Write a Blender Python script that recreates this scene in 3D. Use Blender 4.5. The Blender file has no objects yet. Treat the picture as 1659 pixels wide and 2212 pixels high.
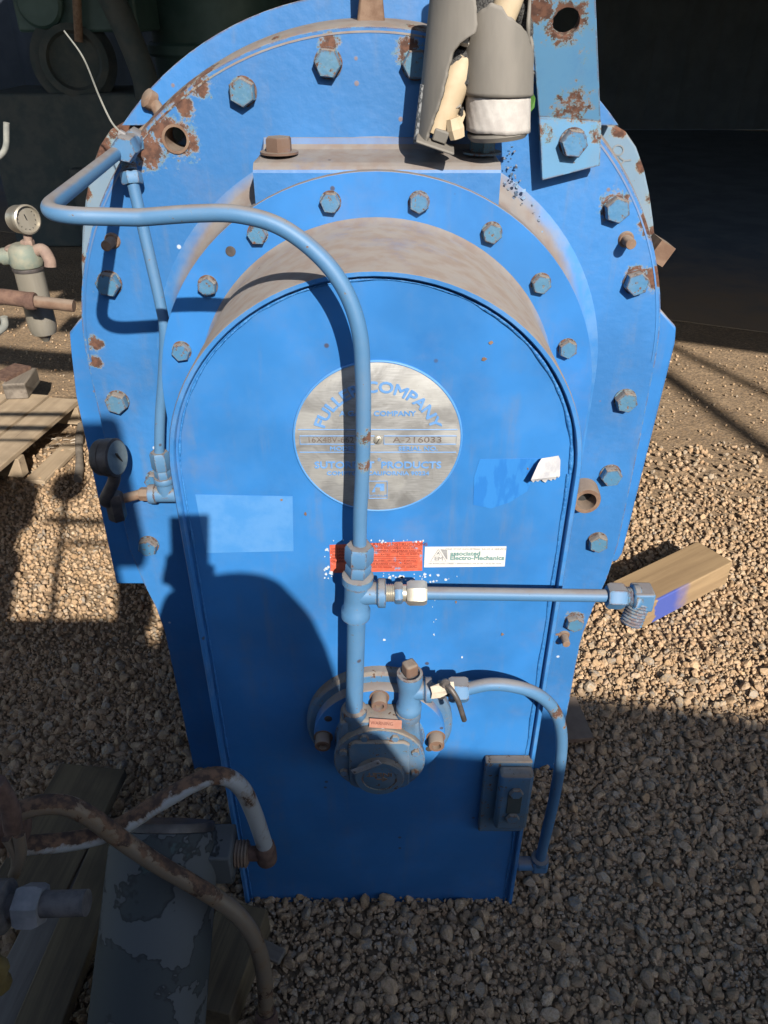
import bpy, bmesh, math, random
import numpy as np
from mathutils import Vector, Matrix, Quaternion
from mathutils.geometry import tessellate_polygon
random.seed(7); RNG = np.random.default_rng(7)
sc = bpy.context.scene
COL = sc.collection

# ------------------------------------------------------------------ camera
F = 1661.0; TH = math.radians(33.0); D = 0.92; CZ = 1.60
cT, sT = math.cos(TH), math.sin(TH)
cam = bpy.data.cameras.new('camera'); camo = bpy.data.objects.new('camera', cam); COL.objects.link(camo)
camo.location = (0, -D, CZ); camo.rotation_euler = (math.radians(90) - TH, 0, 0)
cam.sensor_fit = 'VERTICAL'; cam.sensor_height = 24; cam.lens = 24 * F / 2212
cam.clip_start = 0.02; cam.clip_end = 200
sc.camera = camo

# ------------------------------------------------------------------ light
SUN = Vector((-.2357, .831, -.557)).normalized()          # direction the light travels
elev = math.asin(-SUN.z); azim = math.atan2(-SUN.x, -SUN.y)
w = bpy.data.worlds.new('World'); sc.world = w; w.use_nodes = True
nt = w.node_tree; bg = nt.nodes['Background']
sky = nt.nodes.new('ShaderNodeTexSky'); sky.sky_type = 'NISHITA'; sky.sun_disc = False
sky.sun_elevation = elev; sky.sun_rotation = azim; sky.air_density = 1.0; sky.dust_density = .6
nt.links.new(sky.outputs[0], bg.inputs[0]); bg.inputs[1].default_value = 0.15
sl = bpy.data.lights.new('sun', 'SUN'); so = bpy.data.objects.new('sun', sl); COL.objects.link(so)
sl.energy = 4.6; sl.angle = math.radians(0.53); sl.color = (1, .93, .82)
so.rotation_euler = SUN.to_track_quat('-Z', 'Y').to_euler(); so.location = (2, -6, 6)
sc.view_settings.view_transform = 'Standard'; sc.view_settings.look = 'None'
sc.view_settings.exposure = 0.95; sc.view_settings.gamma = 1
sc.cycles.max_bounces = 5; sc.cycles.diffuse_bounces = 3; sc.cycles.glossy_bounces = 2; sc.cycles.transmission_bounces = 1

# points taken from image pixels: a direction of sight met with a plane at its own depth
def ray(u, v):
    a = (u - 829.5) / F; b = (1106 - v) / F
    return Vector((a, cT + b * sT, -sT + b * cT))
def P(u, v, Y):
    r = ray(u, v); return Vector((0, -D, CZ)) + r * ((Y + D) / r.y)
def G(u, v, Z=0.0):
    r = ray(u, v); return Vector((0, -D, CZ)) + r * ((Z - CZ) / r.z)

# ------------------------------------------------------------------ node helper
class NG:
    def __init__(s, name):
        s.m = bpy.data.materials.new(name); s.m.use_nodes = True
        s.t = s.m.node_tree; s.b = s.t.nodes['Principled BSDF']; s._pos = None
    def n(s, ty, **k):
        x = s.t.nodes.new(ty)
        for a, v in k.items(): setattr(x, a, v)
        return x
    def set(s, sock, v):
        if isinstance(v, bpy.types.NodeSocket): s.t.links.new(v, sock)
        elif isinstance(v, (tuple, list)) and sock.type == 'RGBA': sock.default_value = (*v[:3], 1)
        else: sock.default_value = v
    def pos(s):
        if s._pos is None: s._pos = s.n('ShaderNodeNewGeometry')
        return s._pos.outputs['Position']
    def obj(s): return s.n('ShaderNodeTexCoord').outputs['Object']
    def normal_z(s):
        s.pos(); x = s.n('ShaderNodeSeparateXYZ'); s.set(x.inputs[0], s._pos.outputs['Normal']); return x.outputs[2]
    def noise(s, scale, detail=3, rough=.55, vec=None, dist=0, col=False):
        x = s.n('ShaderNodeTexNoise'); s.set(x.inputs['Vector'], vec if vec is not None else s.pos())
        x.inputs['Scale'].default_value = scale; x.inputs['Detail'].default_value = detail
        x.inputs['Roughness'].default_value = rough; x.inputs['Distortion'].default_value = dist
        return x.outputs['Color' if col else 'Fac']
    def vor(s, scale, vec=None, out='Distance', feature='F1'):
        x = s.n('ShaderNodeTexVoronoi', feature=feature); s.set(x.inputs['Vector'], vec if vec is not None else s.pos())
        x.inputs['Scale'].default_value = scale; return x.outputs[out]
    def scale(s, vec, v):
        x = s.n('ShaderNodeVectorMath', operation='MULTIPLY'); s.set(x.inputs[0], vec); x.inputs[1].default_value = v; return x.outputs[0]
    def step(s, f, a, b, lo=0, hi=1):
        x = s.n('ShaderNodeMapRange', interpolation_type='SMOOTHSTEP'); s.set(x.inputs[0], f)
        x.inputs[1].default_value = a; x.inputs[2].default_value = b; x.inputs[3].default_value = lo; x.inputs[4].default_value = hi
        return x.outputs[0]
    def math(s, op, a, b=0.0):
        x = s.n('ShaderNodeMath', operation=op); s.set(x.inputs[0], a); s.set(x.inputs[1], b); x.use_clamp = op in ('ADD', 'MULTIPLY', 'SUBTRACT', 'MAXIMUM') ; return x.outputs[0]
    def mix(s, f, a, b):
        x = s.n('ShaderNodeMix', data_type='RGBA'); s.set(x.inputs[0], f); s.set(x.inputs[6], a); s.set(x.inputs[7], b); return x.outputs[2]
    def edge(s, r=.004, lo=.02, hi=.12):
        x = s.n('ShaderNodeBevel', samples=4); x.inputs['Radius'].default_value = r
        d = s.n('ShaderNodeVectorMath', operation='DOT_PRODUCT'); s.set(d.inputs[0], x.outputs[0]); s.pos(); s.set(d.inputs[1], s._pos.outputs['Normal'])
        q = s.math('SUBTRACT', 1.0, d.outputs['Value']); return s.step(q, lo, hi)
    def near(s, p, r0, r1):
        x = s.n('ShaderNodeVectorMath', operation='DISTANCE'); s.set(x.inputs[0], s.pos()); x.inputs[1].default_value = p
        return s.step(x.outputs['Value'], r0, r1, 1, 0)
    def bump(s, h, strength=.3, dist=.002, prev=None):
        x = s.n('ShaderNodeBump'); x.inputs['Strength'].default_value = strength; x.inputs['Distance'].default_value = dist
        s.set(x.inputs['Height'], h)
        if prev is not None: s.set(x.inputs['Normal'], prev)
        return x.outputs[0]
    def out(s, color, rough=.6, metal=0.0, normal=None, spec=.5):
        s.set(s.b.inputs['Base Color'], color); s.set(s.b.inputs['Roughness'], rough); s.set(s.b.inputs['Metallic'], metal)
        s.b.inputs['Specular IOR Level'].default_value = spec
        if normal is not None: s.set(s.b.inputs['Normal'], normal)
        return s.m

DUST = (.185, .158, .13); RUST1 = (.110, .050, .031); RUST2 = (.055, .026, .018); OXIDE = (.11, .19, .19)
def painted(name, base, base2=None, dust=1.0, rust=0.0, edge=0.0, spots=(), peel=.35, cast=0.0, rough=.42, specks=.5, dustlo=.30, dusthi=.72, fade=0.0, rscale=1.0, streak=1.0, film=.16):
    g = NG(name); base2 = base2 or tuple(c * .78 for c in base)
    big = g.noise(5, 4); fine = g.noise(60, 4, .6); mid = g.noise(22, 5, .65)
    col = g.mix(g.step(big, .35, .68), base2, base)
    if fade: col = g.mix(g.math('MULTIPLY', g.step(mid, .42, .7), fade), col, (.10, .20, .36))
    # a film of dust lying on all that faces up
    nz = g.normal_z()
    dm = g.step(g.math('ADD', nz, g.math('MULTIPLY', mid, .22)), dustlo + .11, dusthi + .11)
    film = g.math('MULTIPLY', g.step(g.noise(9, 5, .7), .42 if film > .3 else .50, .78), film)
    d = g.math('MULTIPLY', g.math('MAXIMUM', dm, film), dust)
    dcol = g.mix(g.step(g.noise(35, 4), .35, .7), DUST, (.165, .122, .088))
    col = g.mix(g.math('MULTIPLY', d, .93), col, dcol)
    st = g.noise(1, 4, .6, g.scale(g.pos(), (38, 38, 3.2))); sm = g.noise(13, 6, .75)
    grime = g.math('MULTIPLY', g.math('MULTIPLY', g.step(st, .50, .74), g.step(sm, .38, .66)), .30 * streak)
    col = g.mix(grime, col, (.13, .15, .17))
    sm2 = g.math('MULTIPLY', g.step(g.noise(7, 7, .8), .52, .70), .22 * streak); col = g.mix(sm2, col, (.010, .085, .27))
    # rust: chips, edges, named places
    rn = g.noise(34 * rscale, 6, .72); rmix = g.noise(42 * rscale, 8, .80)
    rm = g.step(rn, .80 - rust * .28, .86 - rust * .28) if rust > 0 else None
    for p, r in spots:
        q = g.n('ShaderNodeMath', operation='MULTIPLY_ADD'); g.set(q.inputs[0], rmix); q.inputs[1].default_value = 2.6; g.set(q.inputs[2], g.near(p, 0, r * 1.25)); q = g.step(q.outputs[0], 1.66, 2.12)
        rm = q if rm is None else g.math('MAXIMUM', rm, q)
    if edge > 0:
        e = g.math('MULTIPLY', g.edge(.005), g.step(rn, .62 - edge * .3, .72 - edge * .2)); rm = e if rm is None else g.math('MAXIMUM', rm, e)
    h = g.math('MULTIPLY', fine, .25)
    ro = g.math('ADD', rough, g.math('MULTIPLY', d, .5))
    if rm is not None:
        ox = g.math('MULTIPLY', g.step(rm, .02, .5), .75)
        col = g.mix(ox, col, g.mix(g.step(fine, .4, .6), OXIDE, (.21, .18, .125)))
        rc = g.mix(g.step(g.noise(90, 3), .38, .62), RUST2, RUST1)
        col = g.mix(g.step(rm, .45, .8), col, rc); ro = g.math('ADD', ro, g.math('MULTIPLY', rm, .4))
        h = g.math('SUBTRACT', h, g.math('MULTIPLY', rm, .5))
    if specks > 0:
        v = g.vor(28); c = g.vor(28, out='Color'); sx = g.n('ShaderNodeSeparateColor'); g.set(sx.inputs[0], c)
        pick = g.step(sx.outputs[0], 1 - .16 * specks, 1 - .16 * specks + .01)
        sp = g.math('MULTIPLY', g.step(v, .07, .12, 1, 0), pick)
        sc_ = g.mix(g.step(sx.outputs[1], .35, .36), (.05, .04, .045), g.mix(g.step(sx.outputs[2], .6, .62), (.15, .11, .10), (.40, .44, .50)))
        col = g.mix(g.math('MULTIPLY', sp, .85), col, sc_); h = g.math('ADD', h, g.math('MULTIPLY', sp, .3))
    nrm = g.bump(h, .35 * peel + .12, .0015)
    if cast: nrm = g.bump(g.noise(75, 2, .5), cast, .004, nrm)
    return g.out(col, ro, 0.0, nrm)

BLUE = (.028, .158, .42)
HOLE = P(380, 300, .35)
M = {}
M['blue'] = painted('blue_paint', BLUE, rough=.40, specks=.9, rust=.0, fade=.10)
M['blue_shell'] = painted('blue_paint_shell', (.032, .165, .42), fade=.5, rough=.45, specks=.6, dustlo=.16, dusthi=.5)
M['blue_cast'] = painted('blue_paint_cast_iron', (.028, .146, .375), rough=.5, cast=.17, specks=2.2, edge=.7, rust=.12,
    spots=[(HOLE, .05), (HOLE + Vector((-.045, 0, -.015)), .045), (HOLE + Vector((0, 0, .07)), .05), (HOLE + Vector((.035, 0, .10)), .045), (P(345, 283, .35), .026), (P(395, 230, .35), .024), (P(432, 192, .35), .022), (P(205, 740, .35), .022), (P(207, 780, .35), .02),
           (P(1402, 480, .35), .034), (P(1418, 600, .35), .034), (P(709, 92, .35), .022), (P(1330, 440, .35), .034), (P(1372, 598, .35), .034), (P(1240, 1335, .35), .032), (P(880, 112, .35), .028)])
RIMS = [(P(u, v, .37), r) for u, v, r in ((318, 305, .05), (340, 285, .05), (365, 258, .055), (395, 228, .05), (425, 198, .045), (455, 172, .04), (600, 95, .02), (900, 75, .03))]
M['blue_rim'] = painted('dusty_casting_rim', (.03, .15, .38), rough=.6, specks=1, dustlo=.05, dusthi=.4, rust=.35, rscale=1.6, spots=RIMS)
M['blue_flange'] = painted('blue_paint_flange', BLUE, rough=.42, specks=1.8, rust=.16, rscale=2)
M['blue_ledge'] = painted('dusty_cast_ledge', (.028, .146, .375), rough=.5, cast=.17, specks=1.5, dustlo=.24, dusthi=.70, rust=.3, rscale=1.4)
M['blue_faded'] = painted('sun_bleached_paint', (.15, .20, .245), (.105, .175, .25), rough=.75, rust=.60, rscale=1.4, edge=.95, specks=.3, dust=.8,
    spots=[(P(u, v, .5), r) for u, v, r in ((255, 270, .04), (215, 318, .035), (290, 266, .03), (185, 420, .02), (177, 560, .018), (1340, 274, .025), (1390, 355, .02), (1406, 430, .018), (1415, 500, .018))])
M['blue_bar'] = painted('scraped_blue_paint', (.072, .19, .325), (.058, .165, .30), rough=.65, rust=.50, edge=.9, specks=.8, rscale=1.7,
    spots=[(P(1222, 45, .27), .048), (P(1175, 25, .26), .035), (P(1178, 290, .33), .026), (P(1288, 290, .33), .024), (P(1230, 215, .33), .048), (P(1260, 110, .30), .022)])
M['blue_bolt'] = painted('painted_bolt', (.042, .14, .26), (.05, .135, .21), rough=.55, rust=.84, edge=.9, specks=.2, dust=1.0, peel=1.2, dustlo=.35, rscale=3.2, cast=.3)
M['blue_tube'] = painted('chalky_blue_tube', (.064, .152, .272), (.048, .138, .265), rough=.55, rust=.60, rscale=3.0, edge=.8, fade=.12, specks=.8, dust=.9, dustlo=.5, dusthi=.95, peel=.4,
    spots=[(P(790, 940, -.06), .02), (P(787, 1000, -.06), .016), (P(1205, 1530, -.03), .03), (P(1216, 1560, -.02), .018)])
M['blue_pump'] = painted('grimy_blue_casting', (.034, .125, .26), (.05, .105, .165), rough=.7, rust=.80, rscale=2.6, edge=.8, film=.42, specks=.5, dust=1.0, dustlo=.2, dusthi=.6, cast=.15)
M['rust_bolt'] = painted('rusty_bolt', (.13, .075, .05), (.085, .05, .035), rough=.85, rust=.35, specks=0, dust=.8, peel=.8)

def simple(name, c1, c2, scale=20, rough=.7, metal=0.0, bump=.2, bscale=60, lo=.35, hi=.65, stretch=None, dist=.002, spec=.5, detail=4, dust=0.0):
    g = NG(name); v = g.pos()
    if stretch: v = g.scale(v, stretch)
    col = g.mix(g.step(g.noise(scale, detail, .6, v), lo, hi), c1, c2)
    if dust: col = g.mix(g.math('MULTIPLY', g.step(g.normal_z(), .3, .8), dust), col, DUST)
    return g.out(col, rough, metal, g.bump(g.noise(bscale, 4, .6, v), bump, dist), spec)
M['rust'] = simple('rusted_pipe', (.075, .04, .03), (.135, .078, .055), 45, .9, 0, .4, 120)
M['rustbrown'] = simple('dull_rust', (.115, .066, .042), (.17, .11, .075), 40, .9, 0, .4, 90, dust=.5)
M['bead'] = simple('sealant_bead', (.016, .12, .34), (.03, .16, .40), 60, .5, 0, .8, 140, dist=.004)
M['black'] = simple('black_rubber', (.012, .012, .013), (.03, .03, .03), 30, .65, dust=.2)
M['darksteel'] = simple('dark_steel', (.05, .045, .045), (.10, .085, .08), 40, .55, .4, dust=.25)
M['chrome'] = simple('worn_zinc', (.34, .32, .27), (.44, .41, .35), 30, .38, .6, .15)
M['stainless'] = simple('brushed_stainless', (.27, .245, .20), (.34, .31, .26), 30, .36, .45, .1, 200, stretch=(1, 1, .1), dust=.3)
M['verdigris'] = simple('weathered_brass', (.15, .18, .15), (.23, .225, .17), 45, .75, .2, .3, dust=.3)
M['tan_dirty'] = simple('dirty_pink_fitting', (.17, .115, .095), (.23, .16, .125), 40, .85, dust=.3)
M['greyplastic'] = simple('dusty_grey_plastic', (.125, .116, .102), (.165, .150, .130), 14, .75, 0, .12, 160, stretch=(1, 1, .35), dust=.2)
M['greyedge'] = simple('scuffed_grey_edge', (.04, .045, .05), (.20, .205, .21), 230, .8, lo=.42, hi=.58)
M['whitepaint'] = simple('chalky_white_band', (.33, .305, .285), (.40, .375, .35), 35, .8, 0, .25, 150)
M['cream'] = simple('cream_liner', (.36, .28, .18), (.43, .345, .235), 18, .6, 0, .1)
M['foam'] = simple('black_foam', (.02, .02, .021), (.085, .083, .08), 350, .95, 0, .9, 350, dist=.004)
M['paper'] = simple('old_paper', (.38, .32, .25), (.46, .40, .33), 60, .9, 0, .3, 120)
M['scrapwhite'] = simple('torn_white_film', (.30, .30, .32), (.40, .395, .40), 60, .8, 0, .3, 120)
M['whitetie'] = simple('grimy_cable_tie', (.17, .175, .16), (.25, .25, .22), 60, .7)
M['dial'] = simple('dial_face', (.28, .275, .26), (.34, .33, .31), 40, .5)
M['dialgrey'] = simple('dusty_dial_glass', (.10, .14, .17), (.15, .19, .21), 60, .35)
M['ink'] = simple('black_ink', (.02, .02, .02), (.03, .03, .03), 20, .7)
M['stamp'] = simple('stamp_relief_dark', (.085, .07, .065), (.14, .115, .10), 90, .6)  # dark tone stands in for the relief shadow of the stamping
M['marker'] = simple('marker_ink', (.13, .15, .17), (.17, .19, .21), 20, .9)
M['sticker'] = simple('white_sticker', (.47, .46, .445), (.52, .51, .49), 30, .55)
M['letter'] = simple('blue_raised_letters', (.075, .19, .40), (.11, .23, .44), 60, .55)
M['fadegreen'] = simple('faded_green_print', (.10, .20, .195), (.16, .26, .25), 90, .7)
M['fadegrey'] = simple('faded_grey_print', (.20, .20, .205), (.27, .27, .27), 90, .7)
M['redprint'] = simple('label_print', (.10, .018, .014), (.17, .035, .025), 160, .7)
M['warn'] = simple('orange_warning_tape', (.26, .085, .05), (.29, .12, .08), 90, .8, dust=.25)
M['ghost'] = simple('old_label_film', (.042, .180, .43), (.066, .205, .445), 25, .55, 0, .15, 90)
M['ghostdark'] = simple('label_scar', (.017, .128, .385), (.024, .155, .425), 45, .45, 0, .2, 60, lo=.42, hi=.5, stretch=(1, 1, .35))
M['flake'] = simple('white_residue', (.36, .42, .49), (.47, .49, .51), 60, .8)
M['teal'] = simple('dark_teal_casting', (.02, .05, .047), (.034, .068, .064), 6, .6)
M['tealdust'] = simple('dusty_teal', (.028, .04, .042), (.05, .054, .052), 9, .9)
M['slab'] = simple('dark_tint_slab', (.08, .115, .16), (.115, .15, .20), 3, .9)  # dark bluish tone put in for shade and lens veil
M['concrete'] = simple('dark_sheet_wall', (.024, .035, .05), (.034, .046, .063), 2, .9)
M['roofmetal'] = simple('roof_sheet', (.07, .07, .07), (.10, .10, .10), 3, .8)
M['contsteel'] = simple('container_paint', (.16, .10, .07), (.22, .14, .10), 4, .7)
M['cloth'] = simple('dark_cloth', (.03, .035, .05), (.05, .055, .07), 30, .95)
M['skin'] = simple('skin', (.42, .27, .20), (.48, .31, .23), 20, .6)
M['leaf'] = simple('green_leaf', (.06, .16, .03), (.09, .21, .045), 40, .6)
M['yellow'] = simple('yellow_stain', (.12, .08, .02), (.17, .12, .04), 30, .7)
M['grime'] = simple('oily_cast_grey', (.055, .05, .05), (.12, .105, .10), 35, .8, 0, .5, 80)
M['palegrey'] = simple('galvanised_nut', (.15, .15, .155), (.21, .20, .205), 40, .7, 0, .4, 90)

def wood(name, c1, c2, axis, scale=1.0, dusty=.25):
    g = NG(name); v = g.obj(); st = [26, 26, 26]; st[axis] = 1.6
    n1 = g.noise(scale, 6, .65, g.scale(v, tuple(st)), .4); n2 = g.noise(8, 3, .5, v)
    col = g.mix(g.step(n1, .3, .7), c1, c2); col = g.mix(g.math('MULTIPLY', g.step(n2, .45, .7), .45), col, tuple(x * .6 for x in c1))
    cr = g.step(g.noise(scale * 1.7, 4, .7, g.scale(v, tuple(st))), .33, .40, 1, 0); col = g.mix(g.math('MULTIPLY', cr, .6), col, (.05, .035, .025))
    return g.out(col, .85, 0, g.bump(n1, .5, .002))
M['wood'] = wood('pale_pallet_wood', (.28, .21, .14), (.37, .285, .195), 0)
M['woodgrey'] = wood('weathered_grey_wood', (.12, .10, .082), (.20, .17, .14), 0)
M['wooddark'] = wood('old_dark_plank', (.075, .052, .030), (.165, .118, .062), 0)
M['timber'] = wood('sawn_timber', (.36, .235, .12), (.50, .35, .19), 0)

def timber_painted():
    g = NG('timber_with_blue_overspray'); v = g.obj()
    n1 = g.noise(1, 6, .65, g.scale(v, (1.6, 26, 26)), .4); col = g.mix(g.step(n1, .3, .7), (.205, .135, .072), (.285, .195, .105))
    s = g.n('ShaderNodeSeparateXYZ'); g.set(s.inputs[0], v)
    fx = g.math('ADD', g.math('ADD', s.outputs[0], .3), g.math('MULTIPLY', g.noise(12, 4, .6, v), .10))
    m1 = g.math('MULTIPLY', g.step(fx, .190, .197, 0, 1), g.step(fx, .27, .36, 1, 0))
    m = g.math('MULTIPLY', m1, g.step(s.outputs[1], -.066, -.060, 1, 0))
    col = g.mix(m, col, (.045, .07, .28)); return g.out(col, .8, 0, g.bump(n1, .4, .002))
M['timber_blue'] = timber_painted()

def nameplate_mat():
    g = NG('brushed_aluminium_plate'); v = g.pos()
    br = g.noise(1, 3, .6, g.scale(v, (40, 900, 900))); sm = g.noise(16, 4, .6, v, 1.5); wv = g.noise(5, 2, .5, v, 2.5)
    col = g.mix(g.step(br, .3, .7), (.235, .235, .232), (.33, .33, .326)); col = g.mix(g.math('MULTIPLY', g.step(sm, .40, .66), .75), col, (.155, .152, .148))
    col = g.mix(g.math('MULTIPLY', g.step(wv, .52, .60), .35), col, (.46, .455, .43))
    sp = g.step(g.vor(120, v), .05, .10, 1, 0); col = g.mix(g.math('MULTIPLY', sp, .35), col, (.10, .09, .08))
    ro = g.math('ADD', .36, g.math('MULTIPLY', sm, .3))
    return g.out(col, ro, .3, g.bump(br, .12, .0006))
M['plate'] = nameplate_mat()
def redlabel():
    g = NG('worn_red_label'); n = g.noise(42, 6, .75); n2 = g.noise(140, 3, .6)
    m = g.step(g.math('ADD', n, g.math('MULTIPLY', n2, .25)), .68, .76)
    col = g.mix(m, g.mix(g.step(n2, .3, .7), (.42, .066, .032), (.47, .10, .055)), (.13, .22, .36)); return g.out(col, .7)
M['red'] = redlabel()
def rusty_white(name, white=(.31, .315, .315), amount=.5, scale=14):
    g = NG(name); n = g.noise(scale, 7, .72, dist=.3); m = g.math('ADD', g.math('MULTIPLY', n, 1.0), g.math('MULTIPLY', g.step(g.normal_z(), .15, .95), .22))
    m2 = g.step(m, .66 - amount * .2, .70 - amount * .2)
    rc = g.mix(g.step(g.noise(60, 4, .6), .4, .62), (.050, .028, .019), (.150, .080, .045))
    halo = g.step(m, .58 - amount * .2, .68 - amount * .2)
    col = g.mix(g.math('MULTIPLY', halo, .6), white, (.17, .10, .05)); col = g.mix(m2, col, rc)
    return g.out(col, g.step(m2, 0, 1, .5, .9), 0, g.bump(m2, .4, .001))
M['rustywhite'] = rusty_white('rusted_white_tube', amount=.42)
M['rustytan'] = rusty_white('rusted_tan_tube', (.16, .12, .085), .5)
def peeling():
    g = NG('peeling_grey_paint'); n = g.noise(9, 7, .62, dist=.4); n2 = g.noise(5, 5, .6, g.scale(g.pos(), (1, 1, 1.4)), .2)
    teal = g.step(n, .60, .61); pale = g.step(n2, .56, .567)
    col = g.mix(teal, (.040, .045, .046), (.048, .072, .070)); col = g.mix(pale, col, (.082, .086, .088))
    e = g.math('SUBTRACT', g.step(n2, .54, .56), pale); col = g.mix(g.math('MULTIPLY', e, .8), col, (.02, .02, .02))
    return g.out(col, .8, 0, g.bump(pale, .6, .002, g.bump(g.noise(80, 4), .2, .001)))
M['peel'] = peeling()

# ------------------------------------------------------------------ mesh helper
def basis(d):
    d = Vector(d).normalized(); a = Vector((0, 0, 1)) if abs(d.z) < .9 else Vector((1, 0, 0))
    x = d.cross(a).normalized(); return x, d.cross(x).normalized(), d
class MB:
    def __init__(s): s.v = []; s.f = []
    def add(s, vs, fs):
        o = len(s.v); s.v += [tuple(p) for p in vs]; s.f += [tuple(i + o for i in f) for f in fs]; return s
    def box(s, c, d, rot=None):
        R = rot or Matrix.Identity(3); c = Vector(c); x, y, z = (q / 2 for q in d)
        vs = [c + R @ Vector((a * x, b * y, e * z)) for a in (-1, 1) for b in (-1, 1) for e in (-1, 1)]
        return s.add(vs, [(0, 1, 3, 2), (4, 6, 7, 5), (0, 4, 5, 1), (2, 3, 7, 6), (0, 2, 6, 4), (1, 5, 7, 3)])
    def rings(s, rs, cap=True, closed=True):
        n = len(rs[0]); vs = [p for r in rs for p in r]; fs = []
        for i in range(len(rs) - 1):
            for j in range(n if closed else n - 1):
                k = (j + 1) % n; fs.append((i * n + j, i * n + k, (i + 1) * n + k, (i + 1) * n + j))
        if cap: fs.append(tuple(range(n - 1, -1, -1))); fs.append(tuple((len(rs) - 1) * n + j for j in range(n)))
        return s.add(vs, fs)
    def lathe(s, o, d, prof, seg=24, cap=True, ph=0.0):
        x, y, z = basis(d); o = Vector(o)
        return s.rings([[o + z * h + (x * math.cos(ph + 2 * math.pi * j / seg) + y * math.sin(ph + 2 * math.pi * j / seg)) * r for j in range(seg)] for r, h in prof], cap)
    def cyl(s, a, b, r0, r1=None, seg=20, cap=True):
        a = Vector(a); b = Vector(b); return s.lathe(a, b - a, [(r0, 0), (r0 if r1 is None else r1, (b - a).length)], seg, cap)
    def hexnut(s, a, b, r, ph=0.0, ch=.12):
        a = Vector(a); b = Vector(b); L = (b - a).length; c = min(ch * r * 2, L * .25)
        return s.lathe(a, b - a, [(r * .88, 0), (r, c), (r, L - c), (r * .88, L)], 6, True, ph)
    def thread(s, a, b, r, pitch=.003):
        a = Vector(a); b = Vector(b); L = (b - a).length; n = max(2, int(L / pitch)); pr = []
        for i in range(n): pr += [(r * .9, L * i / n), (r, L * (i + .5) / n)]
        return s.lathe(a, b - a, pr + [(r * .9, L)], 20)
    def tube(s, pts, r, seg=16, cap=True):
        pts = [Vector(p) for p in pts]; n = len(pts); T = []
        for i in range(n): T.append((pts[min(i + 1, n - 1)] - pts[max(i - 1, 0)]).normalized())
        x, y, _ = basis(T[0]); rs = []
        for i in range(n):
            if i:
                q = T[i - 1].rotation_difference(T[i]); x = q @ x
            x = (x - T[i] * x.dot(T[i])).normalized(); y = T[i].cross(x); rr = r[i] if isinstance(r, (list, tuple)) else r
            rs.append([pts[i] + (x * math.cos(2 * math.pi * j / seg) + y * math.sin(2 * math.pi * j / seg)) * rr for j in range(seg)])
        return s.rings(rs, cap)
    def prism(s, poly, y0, y1, holes=()):
        """outline(s) in x,z extruded along y"""
        loops = [list(poly)] + [list(h) for h in holes]; flat = [p for l in loops for p in l]; n = len(flat)
        tri = tessellate_polygon([[Vector((p[0], p[1], 0)) for p in l] for l in loops])
        vs = [(p[0], y0, p[1]) for p in flat] + [(p[0], y1, p[1]) for p in flat]; fs = []
        for t in tri:
            a, b, c = (Vector(flat[i]) for i in t); cr = (b - a).cross(c - a) if False else (b.x - a.x) * (c.y - a.y) - (b.y - a.y) * (c.x - a.x)
            t = t if cr > 0 else t[::-1]
            fs.append(tuple(t)); fs.append(tuple(i + n for i in t[::-1]))
        o = 0
        for l in loops:
            m = len(l); area = sum(l[i][0] * l[(i + 1) % m][1] - l[(i + 1) % m][0] * l[i][1] for i in range(m))
            outer = (o == 0)
            for i in range(m):
                j = (i + 1) % m; q = (o + i, o + i + n, o + j + n, o + j)
                fs.append(q if (area > 0) != (not outer) else q[::-1])
            o += m
        return s.add(vs, fs)
    def mesh(s, name, smooth=38):
        me = bpy.data.meshes.new(name); me.from_pydata(s.v, [], s.f)
        bm = bmesh.new(); bm.from_mesh(me); bmesh.ops.recalc_face_normals(bm, faces=bm.faces); bm.to_mesh(me); bm.free()
        if smooth:
            me.polygons.foreach_set('use_smooth', [True] * len(me.polygons)); me.set_sharp_from_angle(angle=math.radians(smooth))
        return me
WM = {}
def link(o, parent=None, mat=None):
    COL.objects.link(o)
    if parent is not None:
        o.parent = parent; o.matrix_parent_inverse = WM[parent.name].inverted()
    loc = Matrix.LocRotScale(o.location, o.rotation_euler, o.scale); WM[o.name] = loc
    return o
def ob(name, mb, mat, parent=None, loc=None, rot=None, bevel=0, smooth=38, label=None):
    me = mb.mesh(name, smooth) if isinstance(mb, MB) else mb
    if mat is not None and not me.materials: me.materials.append(M[mat])
    o = bpy.data.objects.new(name, me)
    if loc is not None: o.location = loc
    if rot is not None: o.rotation_euler = rot
    link(o, parent)
    if bevel:
        b = o.modifiers.new('bevel', 'BEVEL'); b.width = bevel; b.segments = 2; b.limit_method = 'ANGLE'; b.angle_limit = math.radians(35)
    if label: o['label'] = label
    return o
def thing(name, label, cat, loc, group=None):
    o = bpy.data.objects.new(name, None); o.location = loc; o.empty_display_size = .05; link(o)
    o['label'] = label; o['category'] = cat
    if group: o['group'] = group
    return o
def tag(o, label, cat, group=None, kind=None):
    if label: o['label'] = label
    if cat: o['category'] = cat
    if group: o['group'] = group
    if kind: o['kind'] = kind
    return o
def fillet(pts, rad, n=8):
    pts = [Vector(p) for p in pts]; out = [pts[0]]
    for i in range(1, len(pts) - 1):
        r = rad[i - 1] if isinstance(rad, (list, tuple)) else rad
        a = (pts[i - 1] - pts[i]); b = (pts[i + 1] - pts[i]); l = min(r, a.length * .49, b.length * .49)
        p0 = pts[i] + a.normalized() * l; p2 = pts[i] + b.normalized() * l
        for k in range(n + 1):
            t = k / n; out.append(p0 * (1 - t) ** 2 + pts[i] * 2 * t * (1 - t) + p2 * t * t)
    return out + [pts[-1]]
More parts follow.
